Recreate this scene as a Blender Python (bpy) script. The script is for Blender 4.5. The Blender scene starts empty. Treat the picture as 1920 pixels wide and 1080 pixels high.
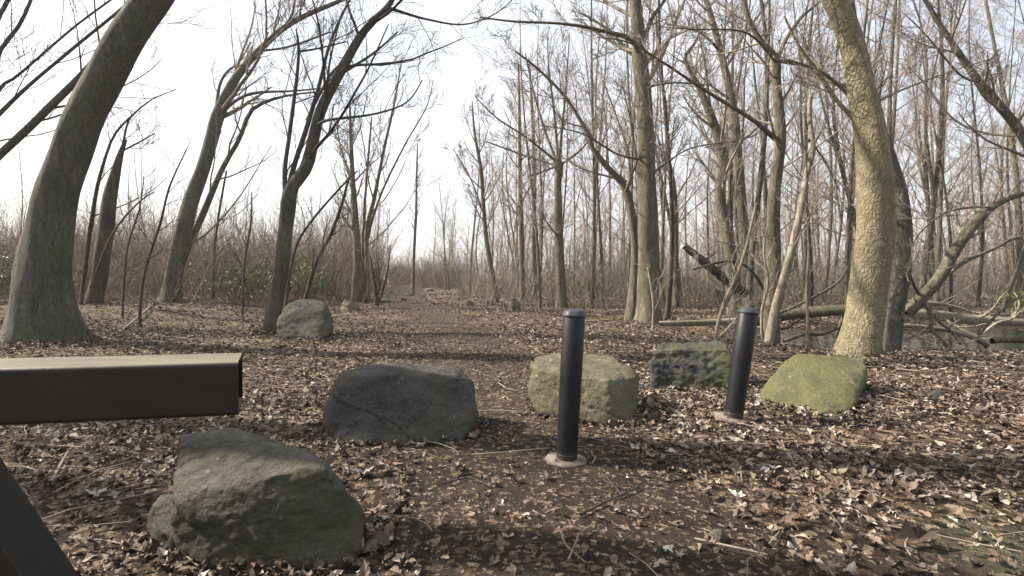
import bpy, bmesh, math, random
import numpy as np
from mathutils import Vector, noise, Matrix

# ------------------------------------------------------------------ camera, sky, sun, exposure
SC = bpy.context.scene
COL = SC.collection
CAM_H = 1.1
PITCH = math.atan(17 / 960)
cam = bpy.data.cameras.new('camera')
cam.lens = 18; cam.sensor_width = 36; cam.clip_start = 0.05; cam.clip_end = 2000
camo = bpy.data.objects.new('camera', cam); COL.objects.link(camo)
camo.location = (0, 0, CAM_H); camo.rotation_euler = (math.pi / 2 - PITCH, 0, 0)
SC.camera = camo

SUN_AZ = math.radians(-80)      # from the view direction, negative = left
SUN_EL = math.radians(38)
sun_dir = Vector((math.sin(SUN_AZ) * math.cos(SUN_EL), math.cos(SUN_AZ) * math.cos(SUN_EL), math.sin(SUN_EL)))
W = bpy.data.worlds.new('World'); SC.world = W; W.use_nodes = True
wt = W.node_tree
sky = wt.nodes.new('ShaderNodeTexSky'); sky.sky_type = 'NISHITA'; sky.sun_disc = False
sky.sun_elevation = SUN_EL; sky.sun_rotation = SUN_AZ
sky.air_density = 1.0; sky.dust_density = 4.0; sky.ozone_density = 1.0
bg = wt.nodes['Background']; bg.inputs['Strength'].default_value = 0.076
# thin high cloud veil over the whole sky, slightly uneven
vm = wt.nodes.new('ShaderNodeMix'); vm.data_type = 'RGBA'; vm.blend_type = 'MIX'
vn = wt.nodes.new('ShaderNodeTexNoise'); vn.inputs['Scale'].default_value = 2.2; vn.inputs['Detail'].default_value = 6
vt = wt.nodes.new('ShaderNodeTexCoord'); vmap = wt.nodes.new('ShaderNodeMapping'); vmap.inputs['Scale'].default_value = (1, 1, 2.5)
wt.links.new(vt.outputs['Generated'], vmap.inputs['Vector']); wt.links.new(vmap.outputs[0], vn.inputs['Vector'])
vr = wt.nodes.new('ShaderNodeMapRange'); vr.inputs[1].default_value = .3; vr.inputs[2].default_value = .7; vr.inputs[3].default_value = .38; vr.inputs[4].default_value = .72
wt.links.new(vn.outputs['Fac'], vr.inputs[0]); wt.links.new(vr.outputs[0], vm.inputs[0])
wt.links.new(sky.outputs[0], vm.inputs[6]); vm.inputs[7].default_value = (8.4, 8.6, 8.9, 1)
wt.links.new(vm.outputs[2], bg.inputs['Color'])
sl = bpy.data.lights.new('sun', 'SUN'); sl.energy = 5.0; sl.angle = math.radians(0.6); sl.color = (1.0, 0.9, 0.74)
slo = bpy.data.objects.new('sun', sl); COL.objects.link(slo)
slo.rotation_euler = sun_dir.to_track_quat('Z', 'Y').to_euler()
SC.view_settings.view_transform = 'Standard'; SC.view_settings.look = 'None'
SC.view_settings.exposure = 1.36; SC.view_settings.gamma = 1.0
SC.render.engine = 'CYCLES'
SC.cycles.use_denoising = True
SC.cycles.max_bounces = 5; SC.cycles.diffuse_bounces = 3; SC.cycles.glossy_bounces = 2

# ------------------------------------------------------------------ helpers
cp, sp = math.cos(PITCH), math.sin(PITCH)
def P(px, py, d):
    """point seen at photograph pixel (px, py), d metres ahead"""
    u = (px - 960) / 960; v = (540 - py) / 960
    y = cp + v * sp; z = -sp + v * cp
    return Vector((u * d / y, d, CAM_H + z * d / y))

_g = np.random.default_rng(3)
_wv = [(_g.uniform(.25, 1.1), _g.uniform(0, 6.28), _g.uniform(0, 6.28), .022) for _ in range(7)] + \
      [(_g.uniform(2, 6), _g.uniform(0, 6.28), _g.uniform(0, 6.28), .0045) for _ in range(8)]
def sstep(a, b, x):
    t = np.clip((x - a) / (b - a), 0, 1); return t * t * (3 - 2 * t)
def pond_mask(x, y):
    a = .06
    xx = (x - 10.2); yy = (y - 11.0) - a * xx
    q = (xx / 6.6) ** 2 + (yy / 2.7) ** 2 + .16 * np.sin(x * 1.7 + y) + .1 * np.sin(y * 2.6 - x * .8)
    return 1 - sstep(.75, 1.25, q)
def H(x, y):
    x = np.asarray(x, float); y = np.asarray(y, float)
    h = np.zeros(np.broadcast(x, y).shape)
    for k, a, f, amp in _wv:
        h = h + amp * np.sin(k * (x * math.cos(a) + y * math.sin(a)) + f)
    h = h * sstep(0, 6, np.hypot(x, y)) * .8 + h * .2
    h = h + .32 * (1 - sstep(-11, -7, x)) * sstep(8, 14, y)
    h = h - .42 * pond_mask(x, y)
    return h
def hz(x, y): return float(H(x, y))

def mesh_obj(name, verts, faces, mat, parent=None, smooth=True, uv=None):
    """verts (N,3) array; faces: list of (M,k) int arrays"""
    me = bpy.data.meshes.new(name)
    verts = np.asarray(verts, np.float32)
    me.vertices.add(len(verts)); me.vertices.foreach_set('co', verts.ravel())
    nl = sum(f.size for f in faces); nf = sum(len(f) for f in faces)
    me.loops.add(nl); me.polygons.add(nf)
    me.loops.foreach_set('vertex_index', np.concatenate([f.ravel() for f in faces]).astype(np.int32))
    tot = np.concatenate([np.full(len(f), f.shape[1]) for f in faces])
    st = np.concatenate([[0], np.cumsum(tot)[:-1]])
    me.polygons.foreach_set('loop_start', st.astype(np.int32))
    me.polygons.foreach_set('use_smooth', np.full(nf, smooth))
    me.update(calc_edges=True); me.validate()
    if mat: me.materials.append(mat)
    return link(name, me, parent)
def link(name, me, parent=None):
    o = bpy.data.objects.new(name, me); COL.objects.link(o)
    if parent: o.parent = parent
    return o
def tag(o, label, cat=None, group=None, kind=None):
    o['label'] = label
    if cat: o['category'] = cat
    if group: o['group'] = group
    if kind: o['kind'] = kind
    return o
def empty(name, loc=(0, 0, 0)):
    o = bpy.data.objects.new(name, None); COL.objects.link(o); o.location = loc
    o.empty_display_size = .2
    return o

def unit(v): return v / np.maximum(np.linalg.norm(v, axis=-1, keepdims=True), 1e-9)

class Tubes:
    """collects batches of tubes into one mesh"""
    def __init__(s): s.v = []; s.f = []; s.n = 0
    def add(s, Pt, R, n=3, rough=0, rng=None):
        Pt = np.asarray(Pt, float); R = np.asarray(R, float)
        N, K, _ = Pt.shape
        T = np.gradient(Pt, axis=1); T = unit(T)
        md = unit(Pt[:, -1] - Pt[:, 0])
        ref = np.where(np.abs(md[:, 2:3]) > .7, np.array([[1., 0, 0]]), np.array([[0, 0, 1.]]))[:, None, :]
        U = unit(np.cross(T, np.broadcast_to(ref, T.shape))); V = np.cross(T, U)
        a = np.arange(n) * 2 * math.pi / n
        rr = R[:, :, None, None]
        if rough and rng is not None:
            rr = rr * (1 + rough * rng.standard_normal((N, K, n, 1)))
        vs = Pt[:, :, None, :] + rr * (np.cos(a)[None, None, :, None] * U[:, :, None, :] + np.sin(a)[None, None, :, None] * V[:, :, None, :])
        idx = np.arange(N * K * n).reshape(N, K, n) + s.n
        nx = np.roll(idx, -1, axis=2)
        f = np.stack([idx[:, :-1], nx[:, :-1], nx[:, 1:], idx[:, 1:]], -1).reshape(-1, 4)
        s.v.append(vs.reshape(-1, 3)); s.f.append(f); s.n += N * K * n
    def strip(s, Pt, R):
        """finest twigs: ribbons turned every way, a few millimetres wide"""
        N, K, _ = Pt.shape; d = unit(Pt[:, -1] - Pt[:, 0])
        rv = np.random.default_rng(N + K).standard_normal((N, 3)); U = unit(np.cross(d, rv))[:, None]
        w = R[..., None] * 1.25 * U
        vs = np.stack([Pt - w, Pt + w], 2)
        i = np.arange(N * K * 2).reshape(N, K, 2) + s.n
        s.v.append(vs.reshape(-1, 3)); s.f.append(np.stack([i[:, :-1, 0], i[:, :-1, 1], i[:, 1:, 1], i[:, 1:, 0]], -1).reshape(-1, 4)); s.n += N * K * 2
    def build(s, name, mat, parent=None):
        return mesh_obj(name, np.concatenate(s.v), [np.concatenate(s.f)], mat, parent)

def resample(pts, rad, K):
    """Catmull-Rom through control points -> K samples"""
    p = np.asarray([list(q) for q in pts], float); r = np.asarray(rad, float)
    n = len(p)
    d = np.concatenate([[0], np.cumsum(np.linalg.norm(np.diff(p, axis=0), axis=1))])
    t = np.linspace(0, d[-1], K)
    i = np.clip(np.searchsorted(d, t, 'right') - 1, 0, n - 2)
    u = ((t - d[i]) / (d[i + 1] - d[i]))[:, None]
    p0 = p[np.maximum(i - 1, 0)]; p1 = p[i]; p2 = p[i + 1]; p3 = p[np.minimum(i + 2, n - 1)]
    q = .5 * (2 * p1 + (p2 - p0) * u + (2 * p0 - 5 * p1 + 4 * p2 - p3) * u ** 2 + (3 * p1 - p0 - 3 * p2 + p3) * u ** 3)
    rr = r[i] * (1 - u[:, 0]) + r[i + 1] * u[:, 0]
    return q, rr

def spawn(Pt, R, m, t0, t1, ang, lenf, K, rf, up, wan, g, rmin=.004, lmin=0, lmax=99, tip=.3):
    N, k, _ = Pt.shape
    L = np.linalg.norm(np.diff(Pt, axis=1), axis=2).sum(1)
    t = t0 + (t1 - t0) * (np.arange(m)[None] + g.random((N, m))) / m
    f = t * (k - 1); i = np.minimum(f.astype(int), k - 2); a = (f - i)[..., None]
    n = np.arange(N)[:, None]
    pos = Pt[n, i] * (1 - a) + Pt[n, i + 1] * a
    r = R[n, i] * (1 - a[..., 0]) + R[n, i + 1] * a[..., 0]
    tan = unit(Pt[n, i + 1] - Pt[n, i])
    rv = g.standard_normal((N, m, 3)); perp = unit(rv - (rv * tan).sum(-1, keepdims=True) * tan)
    A = ang * g.uniform(.65, 1.3, (N, m))[..., None]
    d = tan * np.cos(A) + perp * np.sin(A)
    ln = np.clip(L[:, None] * lenf * (1.2 - .75 * t) * g.uniform(.55, 1.25, (N, m)), lmin, lmax)
    r0 = np.maximum(r * rf * g.uniform(.65, 1.05, (N, m)), rmin)
    d = d.reshape(-1, 3); pos = pos.reshape(-1, 3); ln = ln.ravel(); r0 = r0.ravel()
    M = len(ln); out = np.zeros((M, K, 3)); out[:, 0] = pos
    for j in range(1, K):
        d = unit(d + wan * g.standard_normal((M, 3)) + np.array([0, 0, up]))
        out[:, j] = out[:, j - 1] + d * (ln / (K - 1))[:, None]
    RR = np.maximum(r0[:, None] * np.linspace(1, tip, K)[None], rmin * .6)
    return out, RR

# ------------------------------------------------------------------ materials
def nodes_of(m):
    m.use_nodes = True; t = m.node_tree; return t, t.nodes, t.links
def newmat(name, rough=.8, spec=.25):
    m = bpy.data.materials.new(name); t, n, l = nodes_of(m)
    b = n['Principled BSDF']; b.inputs['Roughness'].default_value = rough
    b.inputs['Specular IOR Level'].default_value = spec
    return m, t, n, l, b
def nnoise(n, l, vec, scale, detail=5, rough=.6, dist=0):
    x = n.new('ShaderNodeTexNoise'); x.inputs['Scale'].default_value = scale
    x.inputs['Detail'].default_value = detail; x.inputs['Roughness'].default_value = rough
    x.inputs['Distortion'].default_value = dist
    if vec is not None: l.new(vec, x.inputs['Vector'])
    return x.outputs['Fac']
def ramp(n, l, fac, stops):
    r = n.new('ShaderNodeValToRGB'); e = r.color_ramp.elements
    while len(e) < len(stops): e.new(.5)
    for el, (p, c) in zip(e, stops):
        el.position = p; el.color = (c, c, c, 1) if isinstance(c, (int, float)) else (*c, 1)
    l.new(fac, r.inputs['Fac']); return r.outputs['Color']
def mix(n, l, fac, a, b, mode='MIX'):
    x = n.new('ShaderNodeMix'); x.data_type = 'RGBA'; x.blend_type = mode
    for sock, val in ((x.inputs[0], fac), (x.inputs[6], a), (x.inputs[7], b)):
        if hasattr(val, 'links'): l.new(val, sock)
        elif isinstance(val, (int, float)): sock.default_value = val
        else: sock.default_value = (*val, 1)
    return x.outputs[2]
def bump(n, l, h, dist, strength=1, prev=None):
    b = n.new('ShaderNodeBump'); b.inputs['Distance'].default_value = dist; b.inputs['Strength'].default_value = strength
    l.new(h, b.inputs['Height'])
    if prev: l.new(prev, b.inputs['Normal'])
    return b.outputs['Normal']
def objco(n, l, scale=(1, 1, 1)):
    tc = n.new('ShaderNodeTexCoord'); mp = n.new('ShaderNodeMapping'); mp.inputs['Scale'].default_value = scale
    l.new(tc.outputs['Object'], mp.inputs['Vector']); return tc.outputs['Object'], mp.outputs['Vector']

def bark(name, dark, mid, light, moss=None, mossamt=.5, ridge=.02, sc=9, scaly=False):
    m, t, n, l, b = newmat(name, .85, .15)
    oc, st = objco(n, l, (1, 1, .22) if not scaly else (1, 1, .55))
    f = nnoise(n, l, st, sc, 7, .65, .4)
    c = ramp(n, l, f, [(.3, dark), (.5, mid), (.72, light)])
    blot = nnoise(n, l, oc, 2.3, 4)
    c = mix(n, l, ramp(n, l, blot, [(.42, 0.), (.62, .55)]), c, tuple(.6 * x for x in mid))
    if moss:
        mf = nnoise(n, l, oc, 1.6, 5, .6)
        c = mix(n, l, ramp(n, l, mf, [(.5 - .25 * mossamt, 0.), (.75 - .2 * mossamt, .75)]), c, moss)
    l.new(c, b.inputs['Base Color'])
    if scaly:
        v = n.new('ShaderNodeTexVoronoi'); v.inputs['Scale'].default_value = 26; v.feature = 'DISTANCE_TO_EDGE'
        mx = n.new('ShaderNodeMixRGB'); mx.inputs[0].default_value = .13
        nz = n.new('ShaderNodeTexNoise'); nz.inputs['Scale'].default_value = 6; l.new(st, nz.inputs['Vector'])
        l.new(st, mx.inputs[1]); l.new(nz.outputs['Color'], mx.inputs[2]); l.new(mx.outputs[0], v.inputs['Vector'])
        nn = bump(n, l, ramp(n, l, v.outputs['Distance'], [(0, 0.), (.3, 1.)]), .009)
        nn = bump(n, l, f, ridge, 1, nn)
        c = mix(n, l, ramp(n, l, v.outputs['Distance'], [(0, .4), (.14, 0.)]), c, tuple(.6 * x for x in dark)); l.new(c, b.inputs['Base Color'])
    else:
        nn = bump(n, l, f, ridge * 2.2)
        _, st2 = objco(n, l, (1, 1, .3))
        f3 = nnoise(n, l, st2, sc * 4, 6, .7, .8)
        nn = bump(n, l, f3, ridge * .6, 1, nn)
        c = mix(n, l, ramp(n, l, f3, [(.36, .7), (.52, 0.)]), c, tuple(.4 * x for x in dark)); l.new(c, b.inputs['Base Color'])
    l.new(nn, b.inputs['Normal'])
    return m
B_GREY = bark('bark_grey', (.045, .043, .039), (.095, .091, .081), (.16, .153, .137), (.088, .094, .06), .4)
B_OLIVE = bark('bark_olive', (.06, .052, .04), (.135, .12, .092), (.25, .225, .175), (.10, .10, .058), .3, .018, 11)
B_SCALY = bark('bark_scaly', (.10, .084, .06), (.2, .173, .115), (.315, .275, .19), (.16, .148, .085), .25, .02, 14, True)
B_BROWN = bark('bark_brown', (.035, .029, .025), (.08, .067, .057), (.14, .118, .1))
B_PALE = bark('bark_pale_deadwood', (.14, .115, .09), (.27, .235, .19), (.42, .38, .32), (.14, .14, .07), .2, .008, 14)
def flat_noise(name, a, bcol, sc=6, rough=.85):
    m, t, n, l, b = newmat(name, rough, .15)
    oc, _ = objco(n, l)
    l.new(ramp(n, l, nnoise(n, l, oc, sc, 3), [(.35, a), (.65, bcol)]), b.inputs['Base Color']); return m
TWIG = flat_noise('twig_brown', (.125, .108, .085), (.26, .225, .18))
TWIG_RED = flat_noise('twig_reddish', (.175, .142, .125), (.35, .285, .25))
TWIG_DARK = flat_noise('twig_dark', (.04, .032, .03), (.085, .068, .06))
BRUSH = flat_noise('brush_stems', (.075, .058, .046), (.2, .155, .125))

def rockmat(name, a, bcol, c3, moss=None, mamt=.5, strata=(1, 1, 1), up=False):
    m, t, n, l, b = newmat(name, .8, .25)
    oc, st = objco(n, l, strata)
    f1 = nnoise(n, l, st, 3.2, 9, .62, .6)
    c = ramp(n, l, f1, [(.3, a), (.52, bcol), (.74, c3)])
    f2 = nnoise(n, l, oc, 55, 5, .75)
    c = mix(n, l, ramp(n, l, f2, [(.42, .0), (.62, .6)]), c, tuple(x * .5 for x in a))
    lich = nnoise(n, l, oc, 17, 3, .5)
    c = mix(n, l, ramp(n, l, lich, [(.66, 0.), (.72, .45)]), c, tuple(min(.5, x * 1.7) for x in c3))
    if moss:
        mf = nnoise(n, l, oc, 2.6, 6, .65, .3)
        c = mix(n, l, ramp(n, l, mf, [(.56 - .3 * mamt, 0.), (.72 - .3 * mamt, .8)]), c, moss)
    l.new(c, b.inputs['Base Color'])
    nn = bump(n, l, f1, .06)
    nn = bump(n, l, nnoise(n, l, st, 16, 9, .75), .04, 1, nn)
    nn = bump(n, l, f2, .01, 1, nn)
    l.new(nn, b.inputs['Normal']); return m
R_SLATE = rockmat('rock_grey_brown', (.06, .056, .048), (.125, .116, .097), (.21, .195, .165), (.10, .10, .055), .25, (1, 1, 2.4))
R_DARK = rockmat('rock_dark_grey', (.048, .047, .046), (.088, .086, .083), (.15, .145, .135), (.085, .085, .05), .2)
R_TAN = rockmat('rock_tan', (.10, .085, .06), (.19, .165, .115), (.28, .25, .185), (.12, .118, .07), .45)
R_MOSSY = rockmat('rock_half_mossy', (.045, .045, .045), (.095, .092, .088), (.16, .155, .14), (.075, .085, .028), .5)
R_GREEN = rockmat('rock_green_film', (.10, .10, .055), (.165, .16, .08), (.25, .24, .16), (.13, .13, .05), .35)
R_GREY = rockmat('rock_grey', (.055, .053, .047), (.10, .097, .085), (.17, .163, .145), (.09, .09, .05), .3)

def leafmat(name, obj=False, pale=1.):
    m, t, n, l, b = newmat(name, .75, .2)
    if obj:
        oi = n.new('ShaderNodeObjectInfo'); f = oi.outputs['Random']
    else:
        gi = n.new('ShaderNodeNewGeometry'); f = gi.outputs['Random Per Island']
    c = ramp(n, l, f, [(0, (0.039, 0.029, 0.024)), (.28, (0.088, 0.064, 0.052)), (.48, (0.160, 0.119, 0.091)), (.64, (0.242, 0.198, 0.158)), (.74, (0.139, 0.088, 0.060)), (.87, (0.309, 0.264, 0.216)), (.97, (0.402, 0.358, 0.312)), (1, (0.536, 0.517, 0.492))])
    oc, _ = objco(n, l)
    c = mix(n, l, ramp(n, l, nnoise(n, l, oc, 45, 3), [(.35, .45), (.65, 0.)]), c, (.06, .042, .03))
    l.new(c, b.inputs['Base Color'])
    return m
LEAF = leafmat('dry_leaf_litter'); LEAF_O = leafmat('dry_leaf', True)
GREENLEAF, t, n, l, b = newmat('green_leaf', .5, .3)
gi = n.new('ShaderNodeNewGeometry')
l.new(ramp(n, l, gi.outputs['Random Per Island'], [(0, (.05, .085, .022)), (.6, (.10, .14, .04)), (1, (.19, .21, .08))]), b.inputs['Base Color'])

def soil(name, leafy, vs_=30):
    m, t, n, l, b = newmat(name, .95, .1)
    oc, _ = objco(n, l)
    f = nnoise(n, l, oc, 5, 10, .7)
    c = ramp(n, l, f, [(.3, (.02, .015, .0125)), (.5, (.04, .031, .025)), (.72, (.07, .054, .043))])
    v = n.new('ShaderNodeTexVoronoi'); v.inputs['Scale'].default_value = vs_; v.inputs['Randomness'].default_value = 1
    wn = n.new('ShaderNodeTexNoise'); wn.inputs['Scale'].default_value = 28; wn.inputs['Detail'].default_value = 4; l.new(oc, wn.inputs['Vector'])
    wa = n.new('ShaderNodeVectorMath'); wa.operation = 'SCALE'; wa.inputs['Scale'].default_value = .07; l.new(wn.outputs['Color'], wa.inputs[0])
    wb = n.new('ShaderNodeVectorMath'); wb.operation = 'ADD'; l.new(oc, wb.inputs[0]); l.new(wa.outputs[0], wb.inputs[1])
    l.new(wb.outputs[0], v.inputs['Vector'])
    vs = n.new('ShaderNodeSeparateColor'); l.new(v.outputs['Color'], vs.inputs[0])
    lc = ramp(n, l, vs.outputs[0], [(0, (.04, .028, .02)), (.35, (.10, .068, .046)), (.7, (.17, .125, .088)), (1, (.32, .26, .2))])
    patch = nnoise(n, l, oc, .8, 4)
    amt = ramp(n, l, patch, [(.35, leafy * .45), (.65, leafy)])
    pick = n.new('ShaderNodeMath'); pick.operation = 'LESS_THAN'; l.new(vs.outputs[1], pick.inputs[0]); l.new(amt, pick.inputs[1])
    c = mix(n, l, pick.outputs[0], c, lc)
    if name.startswith('leafy'):      # mossy bare patch beside the trail
        vd = n.new('ShaderNodeVectorMath'); vd.operation = 'DISTANCE'; l.new(oc, vd.inputs[0]); vd.inputs[1].default_value = (2.15, 1.95, 0)
        sm = n.new('ShaderNodeMath'); sm.operation = 'ADD'; l.new(vd.outputs['Value'], sm.inputs[0]); l.new(nnoise(n, l, oc, 5, 6, .7), sm.inputs[1])
        c = mix(n, l, ramp(n, l, sm.outputs[0], [(.75, .75), (1., 0.)]), c, (.075, .08, .05))
    l.new(c, b.inputs['Base Color'])
    nn = bump(n, l, nnoise(n, l, oc, 22, 8, .75), .03)
    nn = bump(n, l, v.outputs['Distance'], .02, .7, nn)
    l.new(nn, b.inputs['Normal']); return m
SOIL = soil('leafy_forest_soil', .85); PATHM = soil('bare_path_soil', .42, 50)

WATER, t, n, l, b = newmat('murky_water', .06, .5)
b.inputs['Base Color'].default_value = (.022, .02, .015, 1)
oc, _ = objco(n, l)
l.new(bump(n, l, nnoise(n, l, oc, 5, 3), .012, .5), b.inputs['Normal'])

PAINT_BLACK, t, n, l, b = newmat('black_bollard_paint', .42, .3)
oc, _ = objco(n, l)
f = nnoise(n, l, oc, 26, 6, .7)
c = mix(n, l, ramp(n, l, nnoise(n, l, oc, 9, 8, .75), [(.61, 0.), (.66, .8)]), (.008, .009, .012), (.05, .052, .055))
sx = n.new('ShaderNodeSeparateXYZ'); l.new(oc, sx.inputs[0])
ad = n.new('ShaderNodeMath'); ad.operation = 'ADD'; l.new(sx.outputs[2], ad.inputs[0])
ml = n.new('ShaderNodeMath'); ml.operation = 'MULTIPLY'; ml.inputs[1].default_value = -.12; l.new(nnoise(n, l, oc, 16, 6, .8), ml.inputs[0]); l.new(ml.outputs[0], ad.inputs[1])
c = mix(n, l, ramp(n, l, ad.outputs[0], [(.0, .5), (.03, 0.)]), c, (.06, .05, .04))      # mud splashed on the foot
l.new(c, b.inputs['Base Color']); l.new(ramp(n, l, f, [(.3, .32), (.7, .6)]), b.inputs['Roughness'])
l.new(bump(n, l, f, .002), b.inputs['Normal'])
CAPM = flat_noise('bollard_cap_worn', (.03, .032, .038), (.07, .073, .08), 20, .45)
FLANGE = flat_noise('rusty_grey_flange', (.085, .07, .058), (.2, .175, .148), 14, .9)
BEAMM, t, n, l, b = newmat('brown_painted_steel', .45, .3)
oc, st = objco(n, l, (1, 6, 6))
f = nnoise(n, l, st, 3, 6)
bc = ramp(n, l, f, [(.3, (.012, .009, .0075)), (.7, (.022, .017, .0135))])
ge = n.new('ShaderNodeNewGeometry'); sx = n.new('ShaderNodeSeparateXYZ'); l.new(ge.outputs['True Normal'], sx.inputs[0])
lit_top = n.new('ShaderNodeMath'); lit_top.operation = 'MULTIPLY'; l.new(ramp(n, l, sx.outputs[2], [(.75, 0.), (.98, 1.)]), lit_top.inputs[0])
l.new(ramp(n, l, nnoise(n, l, st, 2, 5), [(.25, .55), (.6, 1.)]), lit_top.inputs[1])
l.new(mix(n, l, lit_top.outputs[0], bc, (.17, .145, .10)), b.inputs['Base Color'])   # sunlit tan of the top face put into the colour by normal
l.new(bump(n, l, nnoise(n, l, oc, 60, 3), .001), b.inputs['Normal'])
l.new(ramp(n, l, nnoise(n, l, oc, 7, 4), [(.3, .38), (.7, .58)]), b.inputs['Roughness'])

# ------------------------------------------------------------------ ground, path, pond
def axis(lo, hi, fine, n, c=0.):
    s = np.linspace(-1, 1, n); k = 6.5
    v = np.sinh(k * s) / math.sinh(k)
    v = np.where(v < 0, -v * (lo - c), v * (hi - c)) + c
    return v
gx = axis(-350, 350, 0, 270, .5); gy = axis(-250, 450, 0, 270, 4.)
X, Y = np.meshgrid(gx, gy); Z = H(X, Y)
gv = np.stack([X, Y, Z], -1).reshape(-1, 3)
ny, nx = X.shape; idx = np.arange(nx * ny).reshape(ny, nx)
ground = mesh_obj('ground', gv, [np.stack([idx[:-1, :-1], idx[:-1, 1:], idx[1:, 1:], idx[1:, :-1]], -1).reshape(-1, 4)], SOIL)
tag(ground, 'forest floor of dark soil covered in dead leaves', 'ground', kind='structure')

PATH = [(.75, -1), (.55, 1), (.2, 2.6), (-.1, 3.9), (-.45, 6), (-1.1, 10), (-2.6, 16), (-5.2, 25), (-8.2, 40), (-11, 58), (-13, 75)]
PW = [1.1, 1.05, .95, .8, .85, 1.0, 1.1, 1.2, 1.3, 1.4, 1.4]
pc, pw = resample([(x, y, 0) for x, y in PATH], PW, 260)
def path_dist(x, y):
    """signed: <1 inside the path"""
    yc = np.clip(y, pc[0, 1], pc[-1, 1])
    return np.abs(x - np.interp(yc, pc[:, 1], pc[:, 0])) / np.interp(yc, pc[:, 1], pw)
g = np.random.default_rng(11)
el = 1 + .22 * np.sin(pc[:, 1] * 2.1) + .12 * np.sin(pc[:, 1] * 5.3 + 1) + .1 * g.standard_normal(260)
er = 1 + .22 * np.sin(pc[:, 1] * 1.7 + 2) + .12 * np.sin(pc[:, 1] * 6.1) + .1 * g.standard_normal(260)
s = np.linspace(-1, 1, 17)
PX = pc[:, 0:1] + np.where(s[None] < 0, s[None] * (pw * el)[:, None], s[None] * (pw * er)[:, None])
PY = np.repeat(pc[:, 1:2], 17, 1)
PZ = H(PX, PY) + (.012 + .0009 * np.maximum(PY, 0)) * (1 - np.abs(s[None]) ** 3 * 1.15)
idx = np.arange(260 * 17).reshape(260, 17)
path = mesh_obj('path', np.stack([PX, PY, PZ], -1).reshape(-1, 3), [np.stack([idx[:-1, :-1], idx[:-1, 1:], idx[1:, 1:], idx[1:, :-1]], -1).reshape(-1, 4)], PATHM)
tag(path, 'worn bare earth trail leading between the boulders into the wood', 'path', kind='structure')

a = np.linspace(0, 2 * math.pi, 65)[:-1]
wv = [(10.2, 11, -.16)] + [(10.2 + 8.2 * math.cos(q), 11 + 3.9 * math.sin(q) + .06 * 8.2 * math.cos(q), -.16) for q in a]
wf = np.array([[0, 1 + i, 1 + (i + 1) % 64] for i in range(64)])
water = mesh_obj('water', np.array(wv), [wf], WATER)
tag(water, 'dark shallow forest pool among fallen branches', 'water', kind='structure')

# ------------------------------------------------------------------ boulders
def boulder(name, hulls, mat, label, vox=.025, disp=.03, smooth=6, seed=0, cat='boulder', group=None, cracks=0):
    pts0 = [q for h in hulls for q in h]
    c = Vector((sum(q.x for q in pts0) / len(pts0), sum(q.y for q in pts0) / len(pts0), 0)); c.z = hz(c.x, c.y)
    bm = bmesh.new()
    for h in hulls:
        vs = [bm.verts.new(q - c) for q in h]
        r = bmesh.ops.convex_hull(bm, input=vs)
        bmesh.ops.delete(bm, geom=[e for e in r['geom_interior'] if isinstance(e, bmesh.types.BMVert)], context='VERTS')
    me = bpy.data.meshes.new(name); bm.to_mesh(me); bm.free()
    o = bpy.data.objects.new(name, me); COL.objects.link(o)
    md = o.modifiers.new('r', 'REMESH'); md.mode = 'VOXEL'; md.voxel_size = vox
    dg = bpy.context.evaluated_depsgraph_get()
    m2 = bpy.data.meshes.new_from_object(o.evaluated_get(dg)); o.modifiers.clear(); o.data = m2
    bm = bmesh.new(); bm.from_mesh(m2)
    for _ in range(smooth): bmesh.ops.smooth_vert(bm, verts=bm.verts, factor=.5, use_axis_x=True, use_axis_y=True, use_axis_z=True)
    bm.normal_update()
    off = Vector((seed * 7.3, seed * 3.1, 0))
    new = []
    for v in bm.verts:
        p = v.co + off
        d = noise.fractal(p * 2.2, 1.0, 2.0, 4) * disp * .55
        d += (abs(noise.noise(p * 5.5)) - .25) * -disp * .35
        q = noise.fractal(Vector((p.x * 3 + p.z * 2, p.y * 3, p.z * 7)), 1, 2, 4)   # chipped facets
        d += round(q * 3) / 3 * disp * .65
        d += noise.fractal(p * 17, 1.0, 2.0, 4) * disp * .3
        if cracks:
            for (cn, cc) in ((Vector((.35, .1, .93)), -.12),):
                w = abs((v.co + Vector((0, 0, -.25))).dot(cn) - cc + .07 * noise.fractal(p * 3.1, 1, 2, 3))
                if w < .014: d -= cracks * .8 * (1 - w / .014)
        new.append(v.co + v.normal * d)
    for v, q in zip(bm.verts, new): v.co = q
    bm.to_mesh(m2); bm.free(); m2.name = name
    for p in m2.polygons: p.use_smooth = True
    m2.materials.clear(); m2.materials.append(mat)
    o.location = c
    return tag(o, label, cat, group)
def HB(lst, under):
    """hull points from (px, py, d); plus buried points below those in `under` (px,py,d)"""
    out = [P(*q) for q in lst]
    for q in under:
        w = P(*q); out.append(Vector((w.x, w.y, hz(w.x, w.y) - .12)))
    return out
boulder('boulder', [
    HB([(338, 818, 2.32), (430, 803, 2.38), (560, 836, 2.32), (612, 862, 2.22), (315, 985, 2.0), (345, 930, 2.03), (500, 892, 2.0), (600, 872, 2.06), (655, 925, 2.04), (684, 962, 2.15), (672, 1050, 1.99), (330, 1012, 1.99), (450, 1062, 1.95), (575, 1085, 1.93)],
       [(350, 1012, 2.05), (450, 1062, 1.92), (640, 1075, 1.95), (660, 960, 2.4), (400, 900, 2.6), (560, 900, 2.6)]),
    HB([(270, 972, 2.17), (300, 930, 2.2), (335, 925, 2.2), (285, 1000, 2.08), (330, 1005, 2.03)], [(280, 990, 2.2), (330, 1005, 2.1), (340, 930, 2.4)])],
    R_SLATE, 'large rough grey-brown boulder with a ridged slab top in front of the brown beam', .012, .02, 1, 1, cracks=.012)
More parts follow.
